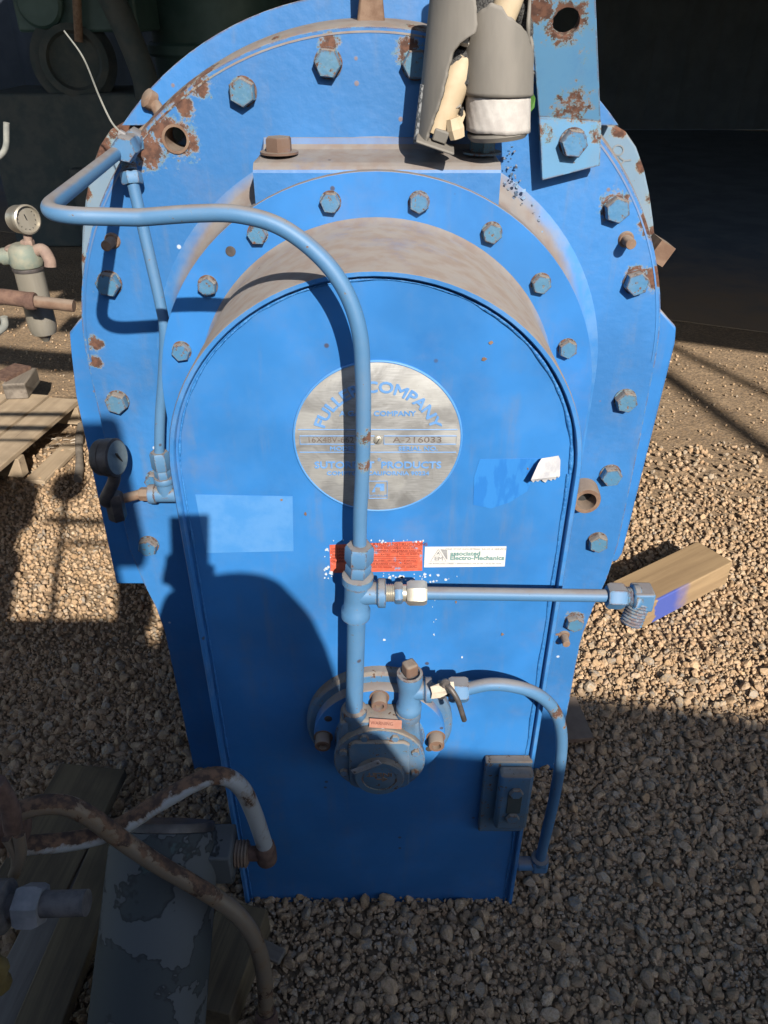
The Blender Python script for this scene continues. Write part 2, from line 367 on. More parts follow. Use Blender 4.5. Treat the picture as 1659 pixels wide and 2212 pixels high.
def catmull(pts, n=8):
    pts = [Vector(p) for p in pts]; q = [pts[0] * 2 - pts[1]] + pts + [pts[-1] * 2 - pts[-2]]; out = []
    for i in range(1, len(q) - 2):
        for k in range(n):
            t = k / n; a, b, c, d = q[i - 1], q[i], q[i + 1], q[i + 2]
            out.append(.5 * ((2 * b) + (c - a) * t + (2 * a - 5 * b + 4 * c - d) * t * t + (3 * b - a - 3 * c + d) * t ** 3))
    return out + [pts[-1]]
def text_mb(s, size, ext=.0004, align='CENTER', bold=0.0, xs=1.0):
    cu = bpy.data.curves.new('t', 'FONT'); cu.body = s; cu.size = size; cu.extrude = ext; cu.align_x = align; cu.align_y = 'CENTER'; cu.resolution_u = 3; cu.offset = 0
    o = bpy.data.objects.new('t', cu); COL.objects.link(o); bpy.context.view_layer.update()
    me = bpy.data.meshes.new_from_object(o.evaluated_get(bpy.context.evaluated_depsgraph_get()))
    mb = MB(); mb.add([(v.co.x * xs, v.co.y, v.co.z) for v in me.vertices], [tuple(p.vertices) for p in me.polygons])
    bpy.data.objects.remove(o); bpy.data.curves.remove(cu); bpy.data.meshes.remove(me); return mb
def put_text(s, size, at, name, mat, parent, ext=.0004, bold=0.0, xs=1.0, align='CENTER', rot=0.0, arc=None):
    mb = text_mb(s, size, ext, align, bold, xs); at = Vector(at); vs = []
    if bold > 0:
        b0 = (list(mb.v), list(mb.f)); q = size * .030
        for k, (ax_, ay_) in enumerate(((q, 0), (-q, 0), (0, q), (0, -q), (q * .7, q * .7), (-q * .7, -q * .7))): mb.add([(x + ax_, y + ay_, z + .00005 * (k + 1)) for x, y, z in b0[0]], b0[1])
    for x, y, z in mb.v:
        if arc: a = -x / arc; x, y = -(arc + y) * math.sin(a), (arc + y) * math.cos(a)
        c, q = math.cos(rot), math.sin(rot); x, y = x * c - y * q, x * q + y * c
        vs.append((at.x + x, at.y - z, at.z + y))
    mb.v = vs; return ob(name, mb, mat, parent, smooth=0)

# ------------------------------------------------------------------ the setting
def ground_mat():
    g = NG('tan_dirt'); n = g.noise(3, 6, .65); f = g.noise(70, 5, .7); v = g.vor(85); mid = g.noise(16, 5, .7)
    col = g.mix(g.step(n, .35, .65), (.24, .165, .10), (.31, .22, .138)); col = g.mix(g.step(f, .4, .62), tuple(x * .62 for x in (.26, .19, .13)), col)
    col = g.mix(g.math('MULTIPLY', g.step(mid, .55, .7), .5), col, (.15, .115, .085))
    h = g.math('ADD', g.math('MULTIPLY', v, .6), g.math('MULTIPLY', f, .4)); nb = g.bump(h, .55, .008, g.bump(n, .5, .05))
    return g.out(col, .95, 0, nb, .2)
M['ground'] = ground_mat()
def slab_mat():  # floor colour carries the bluish veil and dark of the shade
    g = NG('shade_tint_slab'); e = G(1450, 690); nn_ = Vector((.45, 1, 0)).normalized()
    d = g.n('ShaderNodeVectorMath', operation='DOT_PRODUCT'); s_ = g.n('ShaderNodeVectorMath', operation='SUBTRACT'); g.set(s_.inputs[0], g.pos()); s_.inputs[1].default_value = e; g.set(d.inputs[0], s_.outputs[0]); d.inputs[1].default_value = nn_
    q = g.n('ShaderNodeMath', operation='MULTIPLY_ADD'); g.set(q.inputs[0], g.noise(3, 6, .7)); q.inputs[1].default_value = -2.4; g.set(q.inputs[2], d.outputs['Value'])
    edge_blend = g.step(q.outputs[0], -1.3, 1.2, 1, 0); c = g.mix(g.step(g.noise(3, 4), .35, .65), (.07, .10, .14), (.10, .13, .175)); return g.out(g.mix(edge_blend, c, (.22, .155, .10)), .95)  # dirt colour blended in so the painted dark begins softly
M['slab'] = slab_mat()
mb = MB(); nx = 60; xs = np.linspace(-14, 16, nx); ys = np.linspace(-12, 18, nx)
mb.add([(x, y, -.004) for y in ys for x in xs], [(j * nx + i, j * nx + i + 1, (j + 1) * nx + i + 1, (j + 1) * nx + i) for j in range(nx - 1) for i in range(nx - 1)])
g_ = ob('ground', mb, 'ground', smooth=0); g_['kind'] = 'structure'; g_['label'] = 'tan compacted dirt ground under the machine'

def gravel_mat():
    g = NG('crushed_tan_gravel'); a = g.n('ShaderNodeVertexColor'); a.layer_name = 'stone'
    n = g.noise(150, 4, .65); col = g.mix(g.step(n, .3, .75), a.outputs[0], (.36, .25, .14)); 
    x = g.n('ShaderNodeMix', data_type='RGBA', blend_type='MULTIPLY'); x.inputs[0].default_value = .55; g.set(x.inputs[6], col); g.set(x.inputs[7], g.mix(g.step(g.noise(330, 3, .6), .3, .6), (.55, .5, .45), (1, 1, 1)))
    return g.out(x.outputs[2], .92, 0, g.bump(n, .6, .002), .25)
M['gravel'] = gravel_mat()
def stone_protos(sub, k):
    out = []
    for _ in range(k):
        bm = bmesh.new(); bmesh.ops.create_icosphere(bm, subdivisions=sub, radius=1)
        sx = Vector((RNG.uniform(.8, 1.25), RNG.uniform(.7, 1.1), RNG.uniform(.55, .9)))
        planes = [(Vector(RNG.normal(size=3)).normalized(), RNG.uniform(.5, .85)) for _ in range(9)]
        for v in bm.verts:
            for nrm, d in planes:
                e = v.co.dot(nrm) - d
                if e > 0: v.co -= nrm * e * .92
            v.co = Vector((v.co.x * sx.x, v.co.y * sx.y, v.co.z * sx.z)) + Vector(RNG.normal(size=3)) * .035
        bm.verts.ensure_lookup_table()
        V = np.array([v.co[:] for v in bm.verts], dtype=np.float32); T = np.array([[v.index for v in f.verts] for f in bm.faces], dtype=np.int32); bm.free(); out.append((V, T))
    return out
def gravel(name, pts, rad, sub, label):
    protos = stone_protos(sub, 14); Vs = []; Ts = []; Cs = []; off = 0; n = len(pts)
    which = RNG.integers(0, len(protos), n); q = RNG.normal(size=(n, 4)); q /= np.linalg.norm(q, axis=1)[:, None]
    ww, x, y, z = q.T
    R = np.stack([np.stack([1 - 2 * (y * y + z * z), 2 * (x * y - z * ww), 2 * (x * z + y * ww)], -1), np.stack([2 * (x * y + z * ww), 1 - 2 * (x * x + z * z), 2 * (y * z - x * ww)], -1), np.stack([2 * (x * z - y * ww), 2 * (y * z + x * ww), 1 - 2 * (x * x + y * y)], -1)], 1)
    pal = np.array([(.46, .315, .205), (.40, .275, .183), (.50, .36, .245), (.36, .265, .192), (.32, .28, .235), (.25, .23, .21), (.42, .27, .165), (.52, .405, .30)])
    cw = RNG.choice(len(pal), n, p=[.22, .18, .14, .14, .09, .06, .11, .06])
    for k, (V, T) in enumerate(protos):
        idx = np.where(which == k)[0]
        if not len(idx): continue
        W = np.einsum('nij,vj->nvi', R[idx], V) * rad[idx][:, None, None] + pts[idx][:, None, :]
        Vs.append(W.reshape(-1, 3)); Ts.append((T[None] + (np.arange(len(idx)) * len(V))[:, None, None] + off).reshape(-1, 3)); off += len(idx) * len(V)
        c = pal[cw[idx]] * RNG.uniform(.68, 1.12, (len(idx), 1)); Cs.append(np.repeat(np.concatenate([c, np.ones((len(idx), 1))], 1), len(V), 0))
    V = np.concatenate(Vs); T = np.concatenate(Ts); C = np.concatenate(Cs)
    me = bpy.data.meshes.new(name); me.vertices.add(len(V)); me.vertices.foreach_set('co', V.astype(np.float32).ravel())
    me.loops.add(len(T) * 3); me.loops.foreach_set('vertex_index', T.astype(np.int32).ravel())
    me.polygons.add(len(T)); me.polygons.foreach_set('loop_start', np.arange(0, len(T) * 3, 3, dtype=np.int32)); me.polygons.foreach_set('loop_total', np.full(len(T), 3, dtype=np.int32))
    me.update(calc_edges=True); me.shade_flat(); at = me.color_attributes.new('stone', 'FLOAT_COLOR', 'POINT'); at.data.foreach_set('color', C.astype(np.float32).ravel())
    me.materials.append(M['gravel']); o = bpy.data.objects.new(name, me); COL.objects.link(o); o['kind'] = 'stuff'; o['label'] = label; o['category'] = 'gravel'; return o
def scatter(y0, y1, sp, r0, r1, keep=1.0, zlift=.3):
    ny = int((y1 - y0) / sp); P_ = []
    for j in range(ny):
        y = y0 + j * sp; hw = (y + .92 + 1.1) * .50 + .12; n = int(2 * hw / sp)
        P_.append(np.stack([np.linspace(-hw, hw, n), np.full(n, y), np.zeros(n)], -1))
    p = np.concatenate(P_); p[:, :2] += RNG.uniform(-.5, .5, (len(p), 2)) * sp
    if keep < 1: p = p[RNG.random(len(p)) < keep]
    m = ~((np.abs(p[:, 0] + .012) < .272) & (p[:, 1] > .012) & (p[:, 1] < .75)) & ~((np.abs(p[:, 0] + .02) < .44) & (p[:, 1] > .37) & (p[:, 1] < .8))
    m &= p[:, 1] < 3.35 - .45 * (p[:, 0] - 1.67)
    p = p[m]; r = RNG.uniform(r0, r1, len(p)); p[:, 2] = r * zlift + RNG.uniform(-.3, .35, len(p)) * r
    near = np.clip(1 - np.abs(p[:, 1] + .10) / .22, 0, 1) * np.clip(1 - np.abs(p[:, 0] + .02) / .5, 0, 1)   # heaped against the cover foot
    p[:, 2] += near * .016 * (1 - (p[:, 0] + .3) / .9).clip(0, 1.3)
    return p, r
pa, ra = scatter(-.40, .80, .0145, .006, .0120); pb, rb = scatter(-.40, .80, .026, .010, .0185, .45, .7); pf, rf = scatter(-.40, .80, .0100, .0028, .0055, 1.0, 1.5)
gravel('gravel', pf, rf, 1, 'fine tan grit between the stones of the near gravel')
gravel('gravel', np.concatenate([pa, pb]), np.concatenate([ra, rb]), 2, 'crushed tan gravel around the foot of the blue machine')
pa, ra = scatter(.80, 2.0, .0145, .006, .0105, .9); pb, rb = scatter(.80, 2.1, .03, .009, .015, .5, .7); pc, rc = scatter(2.0, 4.4, .03, .004, .010, .22)
pc2 = RNG.random(len(pa)) < np.clip((2.25 - pa[:, 1] - .25 * np.clip(pa[:, 0], 0, 2)) / .6, .12, 1)
gravel('gravel', np.concatenate([pa[pc2], pb, pc]), np.concatenate([ra[pc2], rb, rc]), 1, 'loose tan gravel thinning out into packed dirt behind the machine')

# open-fronted shed over the yard: its roof edge throws the deep shade behind
shed = thing('shed', 'dark open-fronted sheet-metal shed behind the blue machine', 'shed', (1, 13, 0))
dE = Vector((1, -.45, 0)).normalized(); nE = Vector((.45, 1, 0)).normalized(); E0 = Vector((2.94, -1.1, 3.0))
mb = MB(); a, b = E0 - dE * 12, E0 + dE * 9
mb.add([a, b, b + nE * 17 + Vector((0, 0, 1)), a + nE * 17 + Vector((0, 0, 1)), a + Vector((0, 0, .06)), b + Vector((0, 0, .06)), b + nE * 17 + Vector((0, 0, 1.06)), a + nE * 17 + Vector((0, 0, 1.06))],
       [(0, 3, 2, 1), (4, 5, 6, 7), (0, 1, 5, 4), (1, 2, 6, 5), (2, 3, 7, 6), (3, 0, 4, 7)])
ob('roof', mb, 'roofmetal', shed)
mb = MB(); W_ = 26; n = 260                                            # corrugated back wall
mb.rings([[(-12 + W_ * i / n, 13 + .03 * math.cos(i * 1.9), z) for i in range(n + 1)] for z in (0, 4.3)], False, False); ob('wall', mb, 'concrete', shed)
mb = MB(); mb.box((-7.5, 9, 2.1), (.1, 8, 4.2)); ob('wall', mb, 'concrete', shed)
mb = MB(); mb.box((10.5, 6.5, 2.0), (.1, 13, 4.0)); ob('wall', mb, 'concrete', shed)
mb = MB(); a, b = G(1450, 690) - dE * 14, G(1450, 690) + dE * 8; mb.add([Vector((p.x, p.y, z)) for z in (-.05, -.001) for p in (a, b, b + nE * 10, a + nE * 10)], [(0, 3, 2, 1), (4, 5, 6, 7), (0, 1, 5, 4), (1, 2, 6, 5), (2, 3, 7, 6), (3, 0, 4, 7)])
sl_ = ob('shade_floor', mb, 'slab'); sl_['kind'] = 'structure'; sl_['label'] = 'added dark bluish sheet standing in for shade and lens veil under the shed roof'
# unseen sheet with holes, added under the eave, left: dapples the ground behind the pallet
mb = MB(); nxx, nyy = 22, 12; vs = []; fs = []
def scp(i, j): return (-5.0 + 5.25 * i / nxx, -1.12 + 3.2 * j / nyy - .02 * i, 3.0 + .05 * math.sin(i * .9) * math.cos(j * .7))
for j in range(nyy + 1):
    for i in range(nxx + 1): vs.append(scp(i, j))
for j in range(nyy):
    for i in range(nxx):
        if 16 <= i <= 18 and j in (1, 3) or (i, j) in ((17, 2), (18, 5), (16, 4), (15, 3)): continue
        fs.append((j * (nxx + 1) + i, j * (nxx + 1) + i + 1, (j + 1) * (nxx + 1) + i + 1, (j + 1) * (nxx + 1) + i))
mb.add(vs, fs); clo = ob('added_shade_sheet', mb, 'concrete', shed, smooth=60); clo.modifiers.new('s', 'SOLIDIFY').thickness = .004
gan = thing('shadow_pipes', 'added unseen overhead pair of pipes on posts behind the photographer, streaking the right-hand dirt with shadow', 'shadow_caster', (4.1, -6.5, 0))  # pipes added out of view to cast the streaks
for (u0, v0, u1, v1, r) in ((1447, 815, 1659, 971, .055), (1480, 762, 1659, 850, .035)):
    a, b = G(u0, v0), G(u1, v1); k = 6.0 / -SUN.z; a, b = a - SUN * k, b - SUN * k; d_ = (b - a).normalized(); mb = MB(); mb.tube([a - d_ * .25, b + d_ * 3], r, 12); ob('pipe', mb, 'roofmetal', gan)
for q in ((4.55, -9.2), (4.75, -10.0)): mb = MB(); mb.cyl((q[0], q[1], 0), (q[0], q[1], 6.1), .06); ob('post', mb, 'roofmetal', gan)

# added unseen container behind the photographer whose shadow covers the foreground
cont = thing('shade_container', 'added unseen container behind the photographer, shading the foreground', 'container', (.5, -4.3, 0))
yaw = math.atan(-.173); R3 = Matrix.Rotation(yaw, 3, 'Z'); cc = Vector((1.04, -3.16, 0)) + R3 @ Vector((-1.2, -1.2, 0))
mb = MB(); mb.box(cc + Vector((0, 0, 1.3)), (9.5, 2.4, 2.6), R3); ob('body', mb, 'contsteel', cont)
mb = MB()
for i in range(34): mb.box(cc + R3 @ Vector((-4.6 + i * .28, 1.215, 0)) + Vector((0, 0, 1.3)), (.12, .03, 2.4), R3)
ob('corrugation', mb, 'contsteel', cont)['kind'] = 'stuff'
# ------------------------------------------------------------------ the blue rotary blower
blower = thing('rotary_blower', 'large blue painted rotary blower with arched gear cover and round nameplate', 'blower', (-.02, .4, 0))
def arch(cx, zc, R, hw=None, zb=0.0, n=48):
    hw = hw or R; pts = [(cx + hw, zb)]
    for i in range(n + 1):
        a = math.pi * i / n; pts.append((cx + R * math.cos(a), zc + R * math.sin(a)))
    return pts + [(cx - hw, zb)]
CX, CZ0, CR = -.0115, 1.06, .284
HX, HZ, HR = -.022, 1.088, .496
def circ(c, r, n=24): return [(c.x + r * math.cos(2 * math.pi * i / n), c.z + r * math.sin(2 * math.pi * i / n)) for i in range(n)]

# end plate of the casing
o_ = []
for i in range(65):
    a = math.pi * i / 64; o_.append((HX + HR * math.cos(a), HZ + HR * math.sin(a)))
left = [(-.496, .95), (-.495, .68), (-.482, .60), (-.466, .53), (-.458, .46), (-.456, .0)]
poly = [(HX + .456, 0), (HX + .456, .42), (HX + .459, .46), (HX + .470, .53), (HX + .487, .61), (HX + .496, .70), (HX + .497, .95)] + o_ + [(HX + x, z) for x, z in left]
mb = MB(); mb.prism(poly, .35, .405, [circ(HOLE, .0165)])
end_plate = ob('end_plate', mb, 'blue_cast', blower, bevel=.004)
mb = MB(); mb.rings([[Vector((HX + R * math.cos(t), y, HZ + R * math.sin(t))) for t in [math.pi * k / 80 for k in range(81)]] for R, y in ((.4885, .3492), (.493, .3505), (.497, .358), (.5005, .372), (.5035, .39), (.506, .449))], False, False); ob('rim', mb, 'blue_rim', end_plate, smooth=80)
mb = MB(); mb.rings([[Vector((HOLE.x + r * math.cos(t), y, HOLE.z + r * math.sin(t))) for t in [2 * math.pi * k / 24 for k in range(24)]] for r, y in ((.020, .3495), (.0205, .3475), (.0165, .3475), (.0164, .40))], False)
ob('hole_rim', mb, 'rustbrown', end_plate)

def bolt_mesh(name, af, h, mat, washer=True, seed=0):
    rr = af / 2 / math.cos(math.pi / 6); mb = MB()
    if washer: mb.lathe((0, 0, 0), (0, -1, 0), [(rr * 1.02, -.002), (rr * 1.02, .0015)], 24)
    mb.lathe((0, 0, 0), (0, -1, 0), [(rr, 0), (rr, h * .80), (rr * .985, h * .86), (rr * .90, h)], 6)
    me = mb.mesh(name, 30); me.materials.append(M[mat]); return me
BIG = bolt_mesh('bolt', .035, .017, 'blue_bolt'); MED = bolt_mesh('bolt', .0265, .0125, 'blue_bolt'); SML = bolt_mesh('bolt', .0125, .006, 'blue_pump', False)
def bolt(me, p, parent, rot=0.0, rust=None):
    o = ob('bolt', me, None, parent, p, (0, rot, 0)); return o
rr = [.1, .5, .0, .3, .7, .2, .9, .4, .6, .15, .35, .8]
for i, (u, v) in enumerate([(709, 130), (525, 192), (898, 133), (1330, 445), (1372, 603), (1350, 857), (1318, 1018), (1290, 1162), (1240, 1335), (237, 605), (255, 860), (322, 1170), (338, 1030)]):
    bolt(BIG, P(u, v + 6, .349), end_plate, rr[i % 12])
for u, v, L in [(243, 520, .035), (1352, 517, .032), (1218, 1372, .03)]:              # studs
    p = P(u, v, .35); mb = MB(); mb.cyl(p, p + Vector((0, -.004, 0)), .013, .011); mb.thread(p, p + Vector((0, -L, 0)), .0085, .004); ob('stud', mb, 'rustbrown', end_plate)
p = P(1268, 1085, .31); mb = MB(); mb.rings([[Vector((p.x + r * math.cos(t), y, p.z + r * math.sin(t))) for t in [2 * math.pi * k / 28 for k in range(28)]] for r, y in ((.030, .352), (.028, .318), (.026, .312), (.0185, .312), (.0175, .35))], False)
ob('drain_boss', mb, 'rustbrown', end_plate)
mb = MB(); q = Vector((p.x, 0, p.z)); mb.lathe((p.x, .345, p.z), (0, -1, 0), [(.018, 0), (.018, .001)], 24); ob('bore_dark', mb, 'ink', end_plate)  # black disc stands in for the shade inside the boss

# rear casing: disc behind the end plate, drum, web and side wings
hi = [(x, z) for x, z in arch(HX, HZ, .537, n=64) if z > 1.44]
mb = MB(); mb.prism(hi, .45, .49); casing = ob('casing', mb, 'blue_cast', blower, bevel=.003)
mb = MB(); mb.prism(arch(HX, HZ - .02, .47, zb=.02), .405, .95); ob('drum', mb, 'blue_cast', casing)
mb = MB(); mb.prism([(-.040, 1.583), (.002, 1.583), (-.004, 1.64), (-.002, 1.90), (-.034, 1.90), (-.032, 1.64)], .385, .449); ob('web', mb, 'rustbrown', casing, bevel=.004)
def px(poly, Y): return [(P(u, v, Y).x, P(u, v, Y).z) for u, v in poly]
Lw = [(300, 262), (262, 266), (238, 280), (215, 315), (197, 365), (184, 430), (177, 500), (175, 570), (180, 668), (330, 668), (340, 300)]
Rw = [(1270, 266), (1332, 272), (1352, 284), (1375, 318), (1392, 365), (1404, 420), (1412, 480), (1417, 530), (1330, 560), (1270, 400)]
mb = MB(); mb.prism(px(Lw, .50), .50, .62); ob('side_wing', mb, 'blue_faded', blower, bevel=.004)
mb = MB(); mb.prism(px(Rw, .50), .50, .62); rw = ob('side_wing', mb, 'blue_faded', blower, bevel=.004)
put_text('O', .030, P(1337, 325, .499), 'chalk_mark', 'marker', rw, rot=1.25, xs=.8, ext=.0003, bold=-.012); put_text('Y', .030, P(1352, 347, .499), 'chalk_mark', 'marker', rw, rot=1.7, ext=.0003, bold=-.012)
p0 = P(1421, 540, .44); mb = MB(); mb.box(p0, (.03, .05, .035), Matrix.Rotation(.5, 3, 'Y')); ob('lug', mb, 'rustbrown', blower)
Ls = [(190, 672), (168, 694), (150, 718), (153, 760), (163, 850), (252, 1262), (330, 1262), (225, 672)]
Rs = [(1424, 664), (1446, 690), (1461, 706), (1458, 745), (1345, 1195), (1334, 1212), (1290, 1224), (1400, 690)]
mb = MB(); mb.prism(px(Ls, .415), .415, .52); ob('side_flange', mb, 'blue_flange', blower, bevel=.004)
mb = MB(); mb.prism(px(Rs, .415), .415, .52); ob('side_flange', mb, 'blue_flange', blower, bevel=.004)
# hidden pedestal under the casing and a foot plate
mb = MB(); mb.box((HX, .66, .03), (.86, .5, .07)); ob('pedestal', mb, 'blue_flange', blower)
mb = MB(); a = G(1200, 1640, .06); mb.box((.475, .47, .05), (.10, .14, .012), Matrix.Rotation(.12, 3, 'Z')); ob('foot', mb, 'rustbrown', blower)

# boss and bolted ring that carry the cover
mb = MB()
def ring3(R, y): return [Vector((x, y, z)) for x, z in arch(CX, CZ0, R)]
mb.rings([ring3(.338, .284), ring3(.345, .29), ring3(.350, .315), ring3(.357, .333), ring3(.372, .346), ring3(.392, .352)], False, False); ob('boss', mb, 'blue_shell', blower, smooth=80)
mb = MB(); mb.prism(arch(CX, CZ0, .353), .25, .285); ring = ob('mounting_ring', mb, 'blue_flange', blower, bevel=.002)
for i, (u, v) in enumerate([(714, 432), (905, 432), (557, 500), (1062, 498), (449, 612), (1168, 607), (393, 753), (1225, 747)]):
    bolt(MED, P(u, v + 4, .2495), ring, rr[i])
p = P(498, 543, .2495); mb = MB(); mb.lathe(p, (0, -1, 0), [(.008, -.002), (.0075, .0004), (.0062, .0007)], 20); ob('dowel_plug', mb, 'darksteel', ring)  # dark plug stands in for a small shaded hole in the ring
mb = MB(); cs = [(.36, 1.28), (.264, 1.28), (.264, 1.408), (.2655, 1.412), (.269, 1.416), (.276, 1.420), (.30, 1.424), (.325, 1.426), (.338, 1.429), (.345, 1.435), (.349, 1.443), (.356, 1.447)]
mb.rings([[Vector((x, y, min(z, 1.420 if k in (0, 5) else 1.446 if k in (1, 4) else 9))) for y, z in cs] for k, x in enumerate((-.187, -.180, -.12, .10, .160, .167))]); ledge = ob('ledge', mb, 'blue_ledge', blower, smooth=14)
for (u, v) in [(603, 332), (1040, 352)]:
    p = P(u, v, .305); p.z = 1.4275; p.y = .308; mb = MB(); mb.lathe(p, (0, 0, 1), [(.028, 0), (.028, .003)], 28); mb.lathe(p, (0, 0, 1), [(.020, .003), (.020, .019), (.018, .022)], 6)
    ob('bolt', mb, 'rust_bolt' if u < 700 else 'blue_bolt', ledge)
mb = MB()                                                           # loose paint flakes beside the right lug
for i in range(46):
    t = random.random(); u = 1085 + 90 * t + random.uniform(-14, 14) if i > 22 else 1100 + random.uniform(-14, 16); v = 340 + 170 * t + random.uniform(-10, 10) if i > 22 else random.uniform(310, 440)
    p = P(u, v, .346 - .01 * random.random()); s = random.uniform(.0012, .0036); R = Matrix.Rotation(random.uniform(-.9, .9), 3, 'X') @ Matrix.Rotation(random.uniform(0, 3), 3, 'Y')
    mb.add([p + R @ Vector((s * random.uniform(.6, 1.3) * math.cos(k * 1.26), 0, s * random.uniform(.6, 1.3) * math.sin(k * 1.26))) for k in range(5)], [(0, 1, 2, 3, 4)])
fl = ob('paint_flakes', mb, 'blue_tube', end_plate, smooth=0); fl['kind'] = 'stuff'; s_ = fl.modifiers.new('s', 'SOLIDIFY'); s_.thickness = .0008

# gear cover: shell, recessed front plate, sealant bead
def arc_in(R, zb=-.03): return arch(CX, CZ0, R, zb=zb)
mb = MB()
outs = [[Vector((x, y, z)) for x, z in arc_in(R)] for R, y in ((.276, .020), (.276, .002), (.2775, 0), (.2825, 0), (.284, .002), (.284, .242), (.291, .2495))]
mb.rings(outs, False, False); cover = ob('gear_cover', mb, 'blue_shell', blower, smooth=50)
mb = MB(); mb.prism(arc_in(.2765), .010, .016); plate = ob('cover_plate', mb, 'blue', cover)
mb = MB(); path = [Vector((x, .0098, z)) for x, z in arch(CX, CZ0, .271, zb=-.02, n=90)]
path = path[1:]; dense = []
for i in range(len(path) - 1):
    m = max(1, int((path[i + 1] - path[i]).length / .008)); dense += [path[i].lerp(path[i + 1], k / m) for k in range(m)]
dense = [Vector((HX, 0, 0)) * 0 + p for p in dense]
rs = [(.0012 if dense[i].x < .12 else .0026) + .0008 * math.sin(i * .9) * math.sin(i * .23) + random.uniform(0, .0008) for i in range(len(dense))]
mb.tube(dense, rs, 8); ob('sealant_bead', mb, 'bead', cover, smooth=60)
dens2 = catmull([Vector((.2725 - .0115 - .0035 + random.uniform(-.0010, .0010), .0098, z)) for z in np.arange(1.06, -.03, -.045)], 6)
mb = MB(); mb.tube(dens2, [.0024 + .0006 * math.sin(k * .31) + random.uniform(-.0003, .0003) for k in range(len(dens2))], 8); ob('sealant_bead', mb, 'bead', cover, smooth=60)
# residue and scars of old labels on the plate
def on_plate(poly, name, mat, th=.0006, y=.010, par=None, label=None):
    mb = MB(); mb.prism(px(poly, y), y - th, y + .001); return ob(name, mb, mat, par or cover, label=label)
on_plate([(422, 1068), (632, 1072), (634, 1190), (445, 1194)], 'label_film', 'ghost', label='pale film left by an old label')
on_plate([(1036, 992), (1176, 990), (1180, 1000), (1150, 1030), (1140, 1060), (1100, 1085), (1060, 1098), (1022, 1090), (1024, 1030)], 'label_scar', 'ghostdark', label='darker scar of a torn-off label')
sc_p = [(1160, 992), (1168, 985), (1206, 983), (1210, 992), (1209, 1027), (1205, 1031), (1203, 1027), (1199, 1035), (1193, 1033), (1191, 1037), (1183, 1034), (1178, 1041), (1172, 1038), (1168, 1031), (1160, 1034), (1153, 1028), (1148, 1030), (1142, 1021)]
mb = MB(); pts = px(sc_p, .008); mb.prism(pts, .006, .0065); v2 = []
for (x, y, z) in mb.v: v2.append((x, y - max(0, (pts[2][0] - .018 - x)) * .9, z))
mb.v = v2; ob('paper_scrap', mb, 'scrapwhite', cover, label='torn white remnant of a sticker')
mb = MB()
def fleck(u, v, s):
    p = P(u, v, .0096); n = random.randint(5, 8); sx = random.uniform(.7, 1.6)
    mb.prism([(p.x + s * sx * random.uniform(.5, 1.2) * math.cos(-2 * math.pi * k / n), p.z + s * random.uniform(.5, 1.2) * math.sin(-2 * math.pi * k / n)) for k in range(n)], .0088, .0102)
for i in range(26): fleck(random.uniform(800, 990), random.uniform(1238, 1258), random.choice([.0008, .001, .0015, .0024]))
for i in range(14): fleck(random.uniform(700, 716), random.uniform(1180, 1250), random.choice([.001, .0016, .0024]))
for i in range(16): fleck(random.uniform(720, 915), random.uniform(1166, 1172), random.choice([.0008, .0013, .0018]))
for (u, v, s) in [(866, 1246, .004), (842, 1248, .0035), (797, 1250, .003), (917, 1240, .003), (936, 1256, .002), (998, 1419, .0022), (830, 1382, .0025), (870, 1246, .003), (716, 1238, .0045)]: fleck(u, v, s)
for i in range(9): fleck(random.uniform(934, 942), random.uniform(1290, 1375), .0008)
k_ = ob('paint_residue', mb, 'flake', cover, smooth=0); k_['kind'] = 'stuff'
mb = MB()
for (u, v, s) in [(1085, 1370, .003), (905, 1290, .002), (1140, 1012, .002), (608, 1080, .002), (1205, 1370, .003), (880, 1300, .003), (765, 1008, .004), (1045, 775, .003), (660, 1110, .003), (1060, 740, .0025), (985, 1300, .0025), (1400, 1375, .003)][:11]: fleck(u, v, s)
ob('dirt_specks', mb, 'rustbrown', cover, smooth=0)['kind'] = 'stuff'

# round nameplate
NC = Vector((-.0085, .0095, 1.1133)); NRa = .1135
nm = MB(); nm.lathe(NC, (0, -1, 0), [(NRa, -.002), (NRa, .0012), (NRa - .0012, .0018)], 96); nameplate = ob('nameplate', nm, 'plate', blower, label='round brushed metal maker nameplate with raised blue lettering')
ty = NC.y - .0020
mb = MB(); mb.tube([NC + Vector((NRa * math.cos(t), -.0008, NRa * math.sin(t))) for t in [2 * math.pi * k / 96 for k in range(97)]], .0018, 8, False); ob('rim', mb, 'ghost', nameplate)
for t_, siz, z, xs_, b in [('A GATX COMPANY', .010, .040, 1.15, .008), ('MODEL', .0085, -.0125, 1.25, .012), ('SERIAL NO.', .0085, -.0125, 1.25, .012), ('SUTORBILT  PRODUCTS', .0145, -.0385, 1.12, .012), ('COMPTON, CALIFORNIA 90224', .0085, -.0515, 1.2, .015), ('GATX-FULLER', .0035, -.088, 1.2, .0)]:
    x = {'MODEL': -.048, 'SERIAL NO.': .055}.get(t_, 0.0)
    put_text(t_, siz, (NC.x + x, ty, NC.z + z), 'lettering', 'letter', nameplate, .0006, b, xs_)
put_text('FULLER COMPANY', .0215, (NC.x, ty, NC.z - .004), 'lettering', 'letter', nameplate, .0008, .014, 1.15, arc=.0815)
put_text('®', .007, (NC.x + .002, ty, NC.z - .030), 'lettering', 'letter', nameplate, .0004)
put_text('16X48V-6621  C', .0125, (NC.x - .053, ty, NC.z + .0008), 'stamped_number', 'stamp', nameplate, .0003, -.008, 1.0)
put_text('A-216033', .0125, (NC.x + .054, ty, NC.z + .0008), 'stamped_number', 'stamp', nameplate, .0003, -.008, 1.35)
